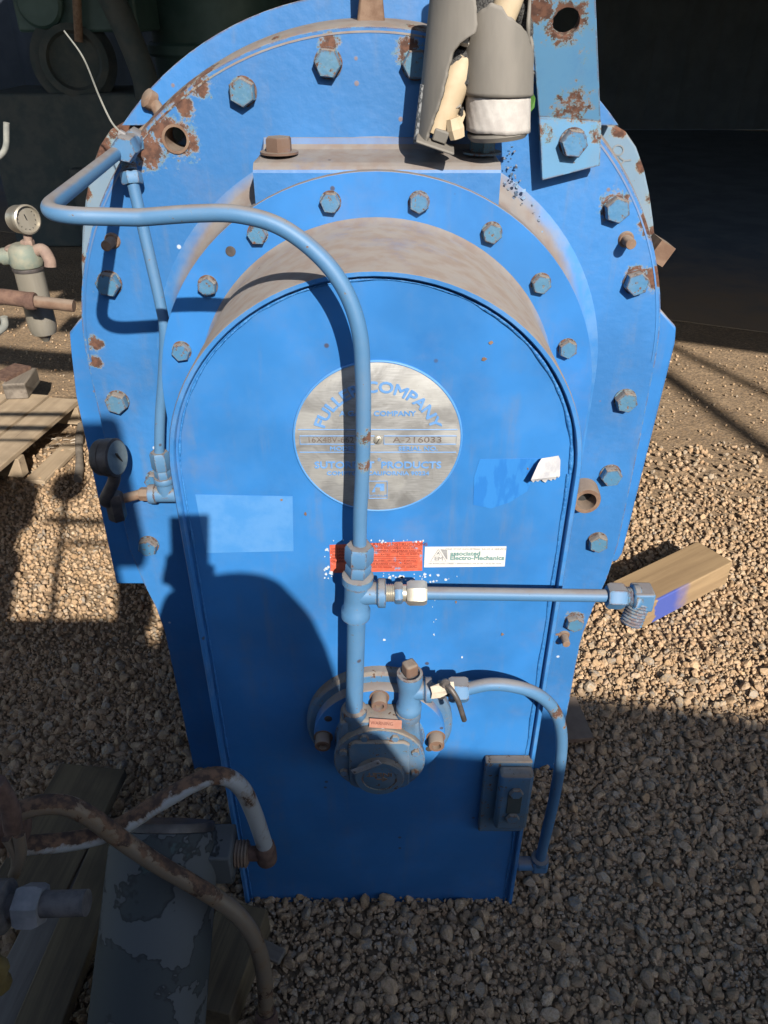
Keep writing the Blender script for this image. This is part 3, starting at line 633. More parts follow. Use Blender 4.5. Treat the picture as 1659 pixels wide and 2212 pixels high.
def frame(pts, name='frame_line', r=.0007, mat='letter', par=nameplate, closed=True):
    mb = MB(); q = [Vector(p) for p in pts]; mb.tube(q + ([q[0]] if closed else []), r, 6); return ob(name, mb, mat, par)
for (x0, x1) in ((-.1055, -.0045), (.0085, .1065)): frame([NC + Vector((x, -.0022, z)) for x, z in ((x0, -.0055), (x1, -.0055), (x1, .007), (x0, .007))])
zt = .0165; xe = math.sqrt((NRa - .005) ** 2 - zt ** 2); a0 = math.asin(zt / (NRa - .005))
frame([NC + Vector((-xe, -.0022, zt)), NC + Vector((xe, -.0022, zt))], closed=False)
frame([NC + Vector((-xe, -.0022, -zt - .0015)), NC + Vector((xe, -.0022, -zt - .0015))], closed=False)
frame([NC + Vector((x, -.0022, z)) for x, z in ((-.013, -.0925), (.013, -.0925), (.013, -.064), (-.013, -.064))])
mb = MB(); mb.add([NC + Vector((x, -.0024, z)) for x, z in ((-.009, -.082), (-.004, -.082), (-.004, -.074), (.003, -.074), (.003, -.080), (.009, -.080), (.009, -.068), (-.002, -.068))], [(0, 1, 2, 7), (2, 3, 6, 7), (3, 4, 5, 6)]); ob('emblem', mb, 'letter', nameplate, smooth=0)
mb = MB(); mb.lathe(NC + Vector((.0005, -.0018, .001)), (0, -1, 0), [(.0062, 0), (.0058, .002), (.004, .0032)], 20); scw = ob('screw', mb, 'chrome', nameplate)
mb = MB(); mb.box(NC + Vector((.0005, -.0051, .001)), (.0012, .0006, .009), Matrix.Rotation(.5, 3, 'Y')); ob('screw_slot', mb, 'ink', nameplate)

# stickers on the cover
lab = on_plate([(712, 1177), (913, 1168), (912, 1232), (714, 1237)], 'instruction_label', 'red', .0009, .010, blower, 'worn red lubrication instruction label')
def lx(u, v): return P(u, v, .0088)
put_text('LUBRICATION INSTRUCTIONS', .0075, lx(845, 1176), 'print', 'redprint', lab, .0002, 0, 1.05)
for (u, v, t_, s_) in [(833, 1184, 'BLOWER DISCHARGE', .0048), (833, 1190, 'TEMPERATURE', .0048), (884, 1184, 'NLGI OR', .0048), (884, 1190, 'GREASE AND OIL', .0048), (884, 1197, 'NO. OF SHOTS', .0045), (833, 1198, 'RATED', .0045),
                       (840, 1211, 'CHANGE OIL EVERY 1000 HOURS OF SERVICE', .004), (840, 1218, 'GREASE BEARINGS WEEKLY AT PORTS', .004), (840, 1225, 'FILL TO MARK ON GAUGE - DO NOT OVERFILL', .004)]:
    put_text(t_, s_, lx(u, v), 'print', 'redprint', lab, .0002)
for k, v in enumerate((1186, 1192, 1199, 1206, 1213)): put_text('OIL LEVEL', .0048, lx(731, v), 'print', 'redprint', lab, .0002)
mb = MB()
for v in (1180, 1193, 1202, 1206, 1214, 1221): mb.box(lx(850, v), (.072, .0003, .0006))
for u, v, h in ((792, 1198, .026), (858, 1192, .020)): mb.box(lx(u, v), (.0006, .0003, h))
ob('rule_lines', mb, 'redprint', lab)
stk = on_plate([(918, 1181), (1094, 1180), (1090, 1223), (916, 1225)], 'sticker', 'sticker', .0007, .010, blower, 'white supplier sticker with triangular logo')
def sx(u, v): return P(u, v, .0090)
put_text('ONE STOP INDUSTRIAL SALES & SERVICE', .0046, sx(1028, 1186.5), 'print', 'fadegrey', stk, .0002, 0, 1.08)
put_text('associated', .0108, sx(973, 1196), 'print', 'fadegreen', stk, .0002, .012, 1.0, 'LEFT')
put_text('Electro-Mechanics', .0108, sx(972, 1205.5), 'print', 'fadegreen', stk, .0002, .012, 1.02, 'LEFT')
put_text('185 ROWLAND STREET • SPRINGFIELD, MA 01107 • (413) 781-4276', .0036, sx(1004, 1217.5), 'print', 'fadegrey', stk, .0002, 0, 1.05)
frame([sx(947, 1186.5), sx(964, 1213), sx(930, 1213)], 'logo_line', .0004, 'fadegrey', stk)
frame([sx(939.5, 1200), sx(955.5, 1200)], 'logo_line', .0003, 'fadegrey', stk, False)
put_text('A', .0075, sx(947, 1195.5), 'logo', 'fadegrey', stk, .0002, .03); put_text('EM', .0095, sx(948, 1206.8), 'logo', 'fadegrey', stk, .0002, .03, 1.1)
mb = MB(); mb.add([sx(951, 1186), sx(966, 1188), sx(966.5, 1209), sx(964, 1208)], [(0, 1, 2, 3)]); ob('logo', mb, 'fadegrey', stk, smooth=0)

# oil tubing --------------------------------------------------------------
TR = .0095
def nutset(name, pts_r, parent, mat='blue_tube'):
    for (a, b, r, kind) in pts_r:
        mb = MB()
        if kind == 'hex': mb.hexnut(a, b, r, .3)
        elif kind == 'thr': mb.thread(a, b, r)
        else: mb.lathe(a, Vector(b) - Vector(a), [(r * .93, 0), (r, (Vector(b) - Vector(a)).length * .15), (r, (Vector(b) - Vector(a)).length * .85), (r * .93, (Vector(b) - Vector(a)).length)], 24)
        ob(name, mb, mat, parent)
loopz = P(150, 462, -.03).z
A0 = P(262, 322, .33); A1 = P(112, 415, -.035); A2 = P(540, 462, -.045); A3 = P(783, 760, -.060); A4 = P(786, 930, -.060); A5 = P(777, 1175, -.055)
path = [A0, A0.lerp(A1, .5), A0.lerp(A1, .80)] ; corner = Vector((A1.x - .012, -.055, loopz + .004))
p_b = P(300, 470, -.035); body = fillet([A0, corner, p_b], [.085], 14)
rest = catmull([p_b, P(430, 461, -.04), P(520, 464, -.045), P(610, 492, -.048), P(693, 556, -.052), P(748, 632, -.056), P(777, 720, -.06), P(784, 820, -.06), P(785, 900, -.06), P(783, 1010, -.058), P(778, 1110, -.056), A5], 8)
mb = MB(); mb.tube(body[:-1] + rest, TR, 20); tube1 = ob('oil_tube', mb, 'blue_tube', blower, smooth=60)
# upper tee with its run behind the plate and its drop
T0 = P(282, 312, .335); dY = (A0 - corner).normalized()
mb = MB(); mb.hexnut(T0 - dY * .047, T0 - dY * .012, .019, .2); tee_u = ob('tee', mb, 'blue_tube', blower)
mb = MB(); mb.cyl(T0 - dY * .014, T0 + dY * .016, .0145); ob('body', mb, 'blue_tube', tee_u)
mb = MB(); mb.hexnut(T0 + dY * .010, T0 + dY * .045, .0185, .5); ob('nut', mb, 'blue_tube', tee_u)
N1 = P(275, 345, .33); N2 = P(281, 368, .325); N3 = P(287, 398, .32)
mb = MB(); mb.cyl(T0, N1, .013, .011); ob('branch', mb, 'blue_tube', tee_u); mb = MB(); mb.thread(N1, N2, .0115); ob('thread', mb, 'blue_tube', tee_u); mb = MB(); mb.hexnut(N2 - Vector((0, 0, .002)), N3, .0165, .1); ob('nut', mb, 'blue_tube', tee_u)
run = catmull([T0 + dY * .04, P(322, 280, .395), P(346, 258, .425), P(341, 236, .44), P(322, 212, .445)], 8); mb = MB(); mb.tube(run, TR, 16); ob('oil_tube', mb, 'rustbrown', blower, smooth=60)
mb = MB(); mb.lathe(P(321, 214, .446), (-.6, -.5, .5), [(.015, -.008), (.015, .004), (.012, .006)], 20); ob('end_cap', mb, 'rustbrown', blower)
drop = catmull([N3 + Vector((0, 0, .006)), P(318, 530, .312), P(345, 650, .305), P(356, 720, .30), P(352, 820, .30), P(346, 900, .298), P(344, 985, .295)], 8); mb = MB(); mb.tube(drop, .0090, 18); tube2 = ob('oil_tube', mb, 'blue_tube', blower, smooth=60)
q = P(344, 980, .295); nutset('nut', [(q + Vector((0, 0, .004)), q - Vector((0, 0, .032)), .0175, 'hex'), (q - Vector((0, 0, .032)), q - Vector((0, 0, .05)), .0155, 'hex'), (q - Vector((0, 0, .048)), q - Vector((0, 0, .060)), .0185, 'band')], tube2)
q2 = q - Vector((0, 0, .085)); mb = MB(); mb.cyl(q - Vector((0, 0, .055)), q2, .0155); mb.cyl(q2 + Vector((.06, 0, 0)), q2 - Vector((.025, 0, 0)), .0155); mb.lathe(q2 - Vector((.020, 0, 0)), (-1, 0, 0), [(.018, 0), (.0185, .004), (.018, .012)], 24); ob('tee', mb, 'blue_tube', tube2)
# black gauge on a rusty nipple
gb = q2 - Vector((.032, 0, 0)); mb = MB(); mb.hexnut(gb, gb - Vector((.018, .0, 0)), .013, .2); mb.cyl(gb - Vector((.016, 0, 0)), gb - Vector((.05, .02, -.0)), .009); ob('nipple', mb, 'rustbrown', blower)
GC = P(236, 988, .25); gax = Vector((.96, -.22, .10)).normalized(); el = gb - Vector((.055, .03, 0))
mb = MB(); mb.tube(catmull([el, el + Vector((-.012, -.01, .012)), GC - Vector((0, 0, .045)) + gax * .0, GC - Vector((0, 0, .02))], 6), .011, 14); mb.hexnut(el - Vector((0, 0, .035)), el + Vector((0, 0, .02)), .017); ob('gauge_stem', mb, 'darksteel', blower)
mb = MB(); mb.lathe(GC - gax * .022, gax, [(.017, -.002), (.030, .002), (.032, .006), (.032, .016), (.0305, .017), (.0305, .018), (.0335, .019), (.0335, .036), (.030, .038)], 40); gg = ob('pressure_gauge', mb, 'darksteel', blower, label='small black pressure gauge on the oil line')
mb = MB(); mb.lathe(GC + gax * .0162, gax, [(.0295, 0), (.0295, .001)], 40); ob('dial', mb, 'dialgrey', gg)
mb = MB(); x_, y_, z_ = basis(gax); mb.box(GC + gax * .019 , (.004, .002, .03), Matrix.Rotation(.6, 3, 'X')); ob('pointer', mb, 'ink', gg)

# main vertical line: nut, tee, pipe to the pump
U = Vector((0, 0, 1)); vtop = A5; vt = P(771, 1285, -.052); vb = P(765, 1532, -.050)
dv = (vb - vt).normalized()
mb = MB(); mb.tube([vt, vt.lerp(vb, .5), vb], .0138, 20); pipe = ob('pipe', mb, 'blue_tube', blower, smooth=60)
n0 = P(777, 1178, -.055); n1 = P(775, 1216, -.054); n2 = P(773, 1240, -.053)
for a, b, r in ((n0, n1, .0205), (n1, n2, .0185)):
    mb = MB(); mb.hexnut(a, b, r, .55); ob('nut', mb, 'blue_tube', pipe)
ta = P(773, 1243, -.053); tb = P(768, 1330, -.051); mb = MB(); L = (tb - ta).length
mb.lathe(ta, tb - ta, [(.017, -.002), (.0225, 0), (.0225, .012), (.0185, .016), (.0180, L * .5), (.0185, L - .016), (.0215, L - .012), (.0215, L), (.017, L + .002)], 28); tee = ob('tee', mb, 'blue_tube', blower)
tc = P(771, 1281, -.052); X = Vector((1, 0, 0)); mb = MB(); mb.lathe(tc, X, [(.018, 0), (.0165, .022), (.0165, .028), (.0215, .031), (.0215, .041), (.018, .042)], 28); ob('branch', mb, 'blue_tube', tee)
mb = MB(); mb.thread(tc + X * .041, tc + X * .056, .0135); ob('thread', mb, 'chrome', tee)
mb = MB(); mb.hexnut(tc + X * .054, tc + X * .066, .0165, .0); ob('nut', mb, 'blue_tube', tee); mb = MB(); mb.cyl(tc + X * .066, tc + X * .074, .0125); ob('collar', mb, 'chrome', tee)
mb = MB(); mb.hexnut(tc + X * .072, tc + X * .101, .0185, .0); ob('nut', mb, 'chrome', tee)
he = P(1318, 1287, -.050); mb = MB(); mb.tube([tc + X * .09, (tc + X * .09).lerp(he, .5), he], TR, 20); htube = ob('oil_tube', mb, 'blue_tube', blower, smooth=60)
h1 = P(1310, 1287, -.05); h2 = P(1349, 1288, -.05); h3 = P(1366, 1289, -.05); h4 = P(1385, 1290, -.05)
mb = MB(); mb.hexnut(h1, h2, .0195, 0.0); ob('nut', mb, 'blue_tube', htube)
mb = MB(); mb.thread(h2, h3, .0145); ob('thread', mb, 'blue_tube', htube)
mb = MB(); mb.lathe(h3 - X * .002, X, [(.0175, 0), (.0185, .003), (.0185, .012)], 20); mb.box(h4, (.030, .032, .032)); ob('elbow', mb, 'blue_tube', htube, bevel=.008)
dn = Vector((-.25, -.25, -.94)).normalized(); mb = MB(); mb.thread(h4 + dn * .006, h4 + dn * .044, .0165, .0045); ob('thread', mb, 'blue_tube', htube)

# oil pump ----------------------------------------------------------------
PC = Vector((P(820, 1594, -.03).x, 0, P(820, 1594, -.03).z)); Yd = Vector((0, -1, 0))
def at(x, y, z): return PC + Vector((x, y, z))
mb = MB(); mb.lathe(at(0, .012, .004), Yd, [(.126, 0), (.126, .016), (.121, .021)], 56); pump = ob('oil_pump', mb, 'blue_pump', blower, bevel=.001, label='round gear oil pump casting bolted to the cover')
mb = MB(); mb.lathe(at(0, -.008, 0), Yd, [(.112, 0), (.112, .018), (.1105, .020)], 56); pf = ob('flange', mb, 'blue_flange', pump)
mb = MB(); mb.lathe(at(0, -.027, 0), Yd, [(.078, 0), (.0735, .004), (.0725, .034), (.075, .037), (.0755, .050), (.074, .052)], 48); ob('housing', mb, 'blue_pump', pump)
mb = MB(); mb.prism([(PC.x - .070, PC.z + .01), (PC.x + .070, PC.z + .01), (PC.x + .064, PC.z + .075), (PC.x + .055, PC.z + .082), (PC.x - .055, PC.z + .082), (PC.x - .064, PC.z + .075)], -.066, -.027); ob('shoulder', mb, 'blue_pump', pump, bevel=.004)
for dx, dz in ((0, .096), (.096, 0), (-.096, 0), (0, -.096)):
    mb = MB(); p = at(dx, -.028, dz); mb.lathe(p, Yd, [(.0165, 0), (.0165, .001)], 24); mb.lathe(p, Yd, [(.0135, .001), (.0135, .019), (.0125, .0205), (.0075, .0205), (.0072, .013)], 24); ob('socket_screw', mb, 'rust_bolt', pump)
for dx, dz in ((.086, -.030), (-.086, .045)):
    mb = MB(); mb.lathe(at(dx, -.0275, dz), Yd, [(.007, 0), (.0066, .0009), (.0045, .0009)], 18); ob('dowel_plug', mb, 'darksteel', pump)
for k in range(8):
    a = math.radians(67 - 45 * k); bolt(SML, at(.064 * math.cos(a), -.0785, .064 * math.sin(a)), pump, .3 * k)
sq = [(PC.x + x, PC.z + z) for x, z in ((-.050, -.052), (-.050, .046), (-.040, .054), (.040, .054), (.050, .046), (.050, -.052), (.038, -.060), (-.038, -.060))]
mb = MB(); mb.prism(sq[::-1], -.086, -.078); blk = ob('end_block', mb, 'blue_pump', pump, bevel=.003)
mb = MB(); mb.lathe(at(0, -.085, -.022), Yd, [(.041, 0), (.041, .010), (.039, .012), (.0285, .012), (.028, .010), (.0265, .0105)], 40); ob('inlet_boss', mb, 'blue_pump', pump)
put_text('INLET', .0125, at(0, -.0955, -.012), 'lettering', 'rustbrown', pump, .0007, .01, 1.3, rot=math.pi)
put_text('→', .016, at(.004, -.0955, -.024), 'lettering', 'rustbrown', pump, .0006, .01, 1.5)
mb = MB(); R = Matrix.Rotation(-.52, 3, 'Y'); TG = P(791, 1657, -.0995); mb.box(TG, (.052, .0016, .012), R); ob('rating_tag', mb, 'palegrey', pump, bevel=.001)
put_text('NO. 11-20', .008, TG - Vector((0, .001, 0)), 'lettering', 'marker', pump, .0002, 0, 1.1, rot=.52)
mb = MB()
for s in (-.024, .024): mb.lathe(TG + R @ Vector((s * .9, -.0008, 0)), Yd, [(.0022, 0), (.0018, .0012)], 12)
ob('rivet', mb, 'darksteel', pump)
mb = MB(); RW = Matrix.Rotation(-.75, 3, 'X') @ Matrix.Rotation(.06, 3, 'Y'); WC = at(.010, -.0700, .0800); mb.box(WC, (.052, .0012, .014), RW); ob('warning_label', mb, 'warn', pump)
wt = text_mb('WARNING', .0075, .0002); wt.v = [tuple(WC + RW @ Vector((x - .006, -.0008, y))) for x, y, z in wt.v]; ob('lettering', wt, 'redprint', pump, smooth=0)
put_text('GEMS', .008, at(.0, -.0795, .062), 'lettering', 'blue_pump', pump, .0006) if False else None
# pump ports
for u, v, nm_ in ((765, 1552, 'inlet_port'), (882, 1556, 'outlet_port')):
    p = P(u, v - 22, -.050); mb = MB(); mb.lathe(p + U * .002, -U, [(.0165, 0), (.0205, .002), (.0205, .016), (.019, .018), (.0195, .05)], 28); ob(nm_, mb, 'blue_pump', pump)
# outlet fitting with square plug
e0 = P(883, 1535, -.050); e1 = P(885, 1468, -.050); mb = MB(); L = (e1 - e0).length
mb.lathe(e0, e1 - e0, [(.019, 0), (.0205, .003), (.0205, .014), (.0175, .018), (.017, L * .7), (.0195, L - .006), (.0205, L), (.0205, L + .014), (.016, L + .015), (.016, L + .009)], 28); elb = ob('outlet_tee', mb, 'blue_tube', blower)
top = e1 + U * .012; mb = MB(); mb.box(top + U * .012, (.021, .021, .024), Matrix.Rotation(.5, 3, 'Z')); ob('square_plug', mb, 'rust_bolt', elb, bevel=.004)
ec = e0.lerp(e1, .68); mb = MB(); mb.lathe(ec, X, [(.0165, 0), (.016, .022), (.0205, .025), (.0205, .035), (.017, .036)], 24); ob('branch', mb, 'blue_tube', elb)
mb = MB(); mb.thread(ec + X * .035, ec + X * .046, .010); ob('thread', mb, 'darksteel', elb)
mb = MB(); mb.hexnut(ec + X * .044, ec + X * .056, .0155); ob('nut', mb, 'darksteel', elb); mb = MB(); mb.cyl(ec + X * .056, ec + X * .064, .011); ob('collar', mb, 'darksteel', elb)
mb = MB(); mb.hexnut(ec + X * .062, ec + X * .093, .021, 0.0); ob('nut', mb, 'blue_tube', elb)
t0 = ec + X * .085; path = catmull([t0, P(1060, 1478, -.05), P(1118, 1484, -.048), P(1165, 1502, -.042), P(1198, 1535, -.03), P(1212, 1580, -.018), P(1211, 1640, -.006), P(1198, 1720, .008), P(1180, 1800, .02), P(1166, 1858, .03)], 8)
mb = MB(); mb.tube(path, .0105, 20); rtube = ob('oil_tube', mb, 'blue_tube', blower, smooth=60)
e = path[-1]; mb = MB(); mb.lathe(e + U * .012, -U, [(.013, 0), (.0185, .003), (.0185, .014), (.016, .018)], 22); ob('collar', mb, 'blue_tube', rtube)
mb = MB(); mb.box(e - U * .012, (.034, .03, .034)); mb.cyl(e - U * .012, e - U * .012 - X * .05, .014); ob('elbow', mb, 'blue_tube', rtube, bevel=.006)
# oil level sight block at the lower right of the cover
s0 = P(1048, 1645, .0); s1 = P(1150, 1775, .0); mid = P(1118, 1712, -.0)
mb = MB(); z0, z1 = P(1100, 1790, 0).z, P(1100, 1640, 0).z; x0 = s0.x; mb.box(((x0 + .268) / 2, .002, (z0 + z1) / 2), (.268 - x0, .018, z1 - z0)); sight = ob('sight_block', mb, 'blue_pump', blower, bevel=.003)
x1 = P(1076, 1700, -.02).x; zz0, zz1 = P(1100, 1792, -.03).z, P(1100, 1676, -.03).z; xm = P(1152, 1700, -.03).x
mb = MB(); mb.box(((x1 + xm) / 2, -.018, (zz0 + zz1) / 2), (xm - x1, .026, zz1 - zz0)); ob('sight_housing', mb, 'blue_pump', sight, bevel=.007)
wc = Vector(((x1 + xm) / 2, -.0315, (zz0 + zz1) / 2)); mb = MB(); mb.box(wc, (.026, .003, .052)); ob('sight_window', mb, 'tealdust', sight, bevel=.001)
for s in (-1, 1):
    mb = MB(); mb.hexnut(wc + U * s * .036, wc + U * s * .036 - Vector((0, .008, 0)), .013); ob('nut', mb, 'blue_pump', sight)

# lifting bar --------------------------------------------------------------
mb = MB(); yb = .325
LB = [P(1170, 388, yb), P(1294, 356, yb), P(1297, 262, yb), P(1163, 250, yb)]
top_z = 1.80; tl = P(1141, -30, .262); tr = P(1284, -30, .262)
hc = P(1222, 45, .275); ex = (LB[2] - LB[3]); 
def quadmesh(corners, th, hole=None):
    m = MB(); o = corners[3]; ux = (corners[2] - corners[3]).normalized(); nn = ux.cross((corners[0] - corners[3])).normalized(); uz = nn.cross(ux) * -1
    def loc2(p): d = p - o; return (d.dot(ux), d.dot(uz))
    pl = [loc2(c) for c in corners]; hs = []
    if hole: hx, hz = loc2(hole[0]); hs = [[(hx + hole[1] * math.cos(2 * math.pi * k / 24) * (1 + .05 * math.sin(k * 3)), hz + hole[1] * math.sin(2 * math.pi * k / 24)) for k in range(24)]]
    m.prism(pl, -th / 2, th / 2, hs); m.v = [tuple(o + ux * x + uz * z + nn * y) for x, y, z in m.v]; return m
m1 = quadmesh(LB, .013); m2 = quadmesh([LB[3], LB[2], tr, tl], .0128, (hc, .0175)); m1.add(m2.v, m2.f)
bar = ob('lifting_bar', m1, 'blue_bar', blower, bevel=.0025, label='scraped pale blue lifting bar with a round hole')
bolt(BIG, P(1237, 308, yb - .007), bar, .1)
# ------------------------------------------------------------------ torn plastic housing hanging on the casing
tp = thing('broken_plastic_guard', 'torn grey plastic tube guard with a white band, hanging in front of the casing', 'plastic guard', P(1020, 320, .27))
axb = P(1017, 302, .275); axt = P(1040, -40, .275); ax = (axt - axb); HL = ax.length; ax.normalize()
gx, gy, gz = Vector((1, 0, 0)), Vector((0, 1, 0)), ax
gx = (gx - gz * gx.dot(gz)).normalized(); gy = gz.cross(gx)
# front of the tube is t = -90 deg (towards the viewer); s = sideways position -1 (left) .. 1 (right)
def front(t): return math.sin(t) < .05
def lerp_tab(tab, x):
    for (x0, y0), (x1, y1) in zip(tab, tab[1:]):
        if x <= x1: return y0 + (y1 - y0) * max(0, (x - x0)) / (x1 - x0)
    return tab[-1][1]
SL = [(0, -.86), (.15, -.77), (.30, -.66), (.47, -.59), (.58, -.53), (.64, -.42), (.67, -.30)]
SR = [(0, -.02), (.25, -.10), (.28, -.13), (.36, -.15), (.52, -.22), (.58, -.21), (.62, -.14), (.67, -.14)]
TOP = [(-.12, .80), (.02, .81), (.12, .85), (.20, .868), (.30, .862), (.38, .842), (.45, .81), (.52, .79), (.60, .775), (.70, .745), (.80, .70), (.86, .65), (.92, .58)]
def gp(t, h, dr=0.0):
    r = .078 - .014 * h + dr; return axb + gz * (h * HL) + (gx * math.cos(t) + gy * math.sin(t)) * r
def tf(s): return 2 * math.pi - math.acos(max(-1, min(1, s)))
def jit(h): return .012 * math.sin(h * 61) + .007 * math.sin(h * 143 + 1)
# outer half shell: a slanted strap on the left that widens at the top, and a thin strip at the right
mb = MB(); rows = []
for j in range(49):
    h = .67 * j / 48; t0_, t1_ = math.pi * .70, tf(lerp_tab(SL, h) + jit(h) * .5)
    rows.append([gp(t0_ + (t1_ - t0_) * i / 40, h) for i in range(41)])
mb.rings(rows, False, False); rows = []
for j in range(25):
    h = .67 + .33 * j / 24; t1_ = tf(-.30 + .14 * min(1, (h - .67) / .03) + .03 * math.sin((h - .67) * 19) + jit(h) * .5); rows.append([gp(t0_ + (t1_ - t0_) * i / 40, h) for i in range(41)])
mb.rings(rows, False, False); rows = []
for j in range(25):
    h = .58 + .42 * j / 24; ta_ = tf(.95 + .02 * math.sin(h * 23)); rows.append([gp(ta_ + (2 * math.pi + .9 - ta_) * i / 10, h) for i in range(11)])
mb.rings(rows, False, False); me_ = mb.mesh('shell', 60); bm = bmesh.new(); bm.from_mesh(me_); bmesh.ops.remove_doubles(bm, verts=bm.verts, dist=1e-5); bmesh.ops.recalc_face_normals(bm, faces=bm.faces); bm.to_mesh(me_); bm.free(); sh = ob('shell', me_, 'greyplastic', tp); m = sh.modifiers.new('s', 'SOLIDIFY'); m.thickness = .004; m.offset = -1
# inner tube: slimmer, pale grey, torn top, white band
ib = P(1076, 291, .262); ih = P(1074, -40, .262) - ib; IL = ih.length; iz = ih.normalized(); IR = .0435
def ip(t, h, dr=0.0): return ib + iz * (h * IL) + (gx * math.cos(t) + gy * math.sin(t)) * (IR + dr)
TOP2 = [(-1, .65), (-.95, .77), (-.9, .79), (-.7, .80), (-.5, .83), (-.3, .868), (-.12, .862), (0, .845), (.15, .795), (.33, .77), (.5, .735), (.68, .70), (.86, .60), (1, .55)]
cols = []
for i in range(121):
    t = 2 * math.pi * i / 120; ht = lerp_tab(TOP2, math.cos(t)) + .004 * math.sin(t * 23) if math.sin(t) < 0 else .62 + .05 * math.sin(t * 5)
    cols.append([ip(t, .28 + (ht - .28) * k / 20) for k in range(21)])
mb = MB(); mb.rings(cols, False, False); o_ = ob('inner_tube', mb, 'greyplastic', tp, smooth=60); m = o_.modifiers.new('s', 'SOLIDIFY'); m.thickness = .004; m.offset = -1
mb = MB(); mb.rings([[ip(2 * math.pi * i / 96, h + .003 * math.sin(i * .4) * (j in (0, 8)), .0006 + .0003 * math.sin(i * 1.3 + j)) for i in range(97)] for j, h in enumerate([.028 + .255 * k / 8 for k in range(9)])], False, False); b_ = ob('white_band', mb, 'whitepaint', tp, smooth=60); m = b_.modifiers.new('s', 'SOLIDIFY'); m.thickness = .004; m.offset = -1
mb = MB(); mb.lathe(ib + iz * (.028 * IL), -iz, [(IR - .001, 0), (IR - .001, .004), (IR - .006, .010), (.02, .0115)], 40); ob('base_rim', mb, 'greyplastic', tp)
for k in range(7):                                                   # torn scraps of lining and debris in the gap
    c_ = axb - gx * random.uniform(.018, .05) - gy * random.uniform(.0, .03) + gz * random.uniform(.005, .10); r_ = random.uniform(.006, .014); R_ = Matrix.Rotation(random.uniform(-.8, .8), 3, 'Y') @ Matrix.Rotation(random.uniform(-.6, .6), 3, 'X')
    mb = MB(); mb.add([c_ + R_ @ Vector((r_ * random.uniform(.5, 1.3) * math.cos(q * .9), .003 * math.sin(q * 2.1), 1.6 * r_ * random.uniform(.5, 1.2) * math.sin(q * .9))) for q in range(7)], [tuple(range(7))]); d_ = ob('torn_scrap', mb, ('cream', 'greyplastic', 'foam')[k % 3], tp, smooth=0); d_.modifiers.new('s', 'SOLIDIFY').thickness = .002
mb = MB(); mb.tube([axb - gx * (.0755 - .0012 * k) - gy * .014 + gz * (-.004 + .012 * k) for k in range(7)], .0062, 8); ob('scuffed_edge', mb, 'greyedge', tp)
mb = MB(); R = Matrix.Rotation(.3, 3, 'Y') @ Matrix.Rotation(.2, 3, 'X'); mb.box(axb - gx * .052 - gy * .035 - gz * .002, (.055, .03, .004), R); mb.box(axb - gx * .045 - gy * .030 + gz * .010, (.02, .02, .016), R); ob('torn_foot', mb, 'greyplastic', tp, bevel=.002)
mb = MB(); mb.lathe(axb - gx * .018 + gy * .004 + gz * .066, gz, [(.036, 0), (.041, .006), (.041, .036), (.036, .044)], 30); ob('foam_sleeve', mb, 'foam', tp)
mb = MB(); mb.lathe(axb - gx * .014 + gy * .004 + gz * .112, gz + gx * .2, [(.040, 0), (.043, .004), (.042, .011), (.038, .014), (.037, .022)], 30); ob('metal_ring', mb, 'chrome', tp)
mb = MB(); mb.lathe(axb - gx * .052 - gy * .02 + gz * .010, (gz + gx * .38).normalized(), [(.017, 0), (.019, .02), (.020, .075), (.017, .098)], 22); ob('liner', mb, 'cream', tp)
mb = MB(); mb.lathe(axb - gx * .022 - gy * .035 + gz * .006, (gz - gx * .3).normalized(), [(.010, 0), (.012, .012), (.010, .026)], 7); ob('liner_shard', mb, 'cream', tp, smooth=0)
mb = MB(); mb.lathe(ib + iz * (IL * .74) + gx * .004, (gz + gx * .30).normalized(), [(.017, 0), (.0185, .03), (.0185, .12)], 24); ob('liner', mb, 'cream', tp)
for dx, dz, r in ((.006, .82, .020), (.062, .70, .012)):
    mb = MB(); mb.lathe(axb + gx * dx + gy * .005 + gz * (HL * dz), gz, [(r * .7, -.02), (r, 0), (r * 1.05, .03), (r * .8, .06)], 20); ob('foam_piece', mb, 'foam', tp)
mb = MB(); mb.lathe(axb - gx * .012 + gy * .030 + gz * .01, gz, [(.016, 0), (.016, .24)], 24); ob('core', mb, 'black', tp)
lf = thing('leaf', 'small green leaf caught between the guard and the lifting bar', 'leaf', P(1150, 225, .32))
mb = MB(); c = P(1150, 222, .315)
mb.add([c + Vector(q) for q in ((-.001, 0, .014), (.003, -.004, .006), (.003, -.003, -.006), (-.003, 0, -.014), (-.004, .003, -.003), (-.003, .002, .006))], [(0, 1, 2, 3, 4, 5)]); l_ = ob('blade', mb, 'leaf', lf, smooth=0); l_.modifiers.new('s', 'SOLIDIFY').thickness = .0006

# cable tie standing up from the upper tee
tie = thing('cable_tie', 'long pale cable tie sticking up from the upper tube tee', 'cable tie', P(268, 292, .315))
mb = MB(); pth = catmull([P(262, 288, .315), P(240, 262, .31), P(213, 205, .30), P(180, 125, .28), P(138, 66, .27)], 6); mb.tube(pth, [.0016 - .0005 * i / len(pth) for i in range(len(pth))], 6); ob('tail', mb, 'whitetie', tie)
mb = MB(); mb.box(P(264, 290, .315), (.011, .010, .009), Matrix.Rotation(.5, 3, 'Y')); ob('head', mb, 'palegrey', tie, bevel=.002)
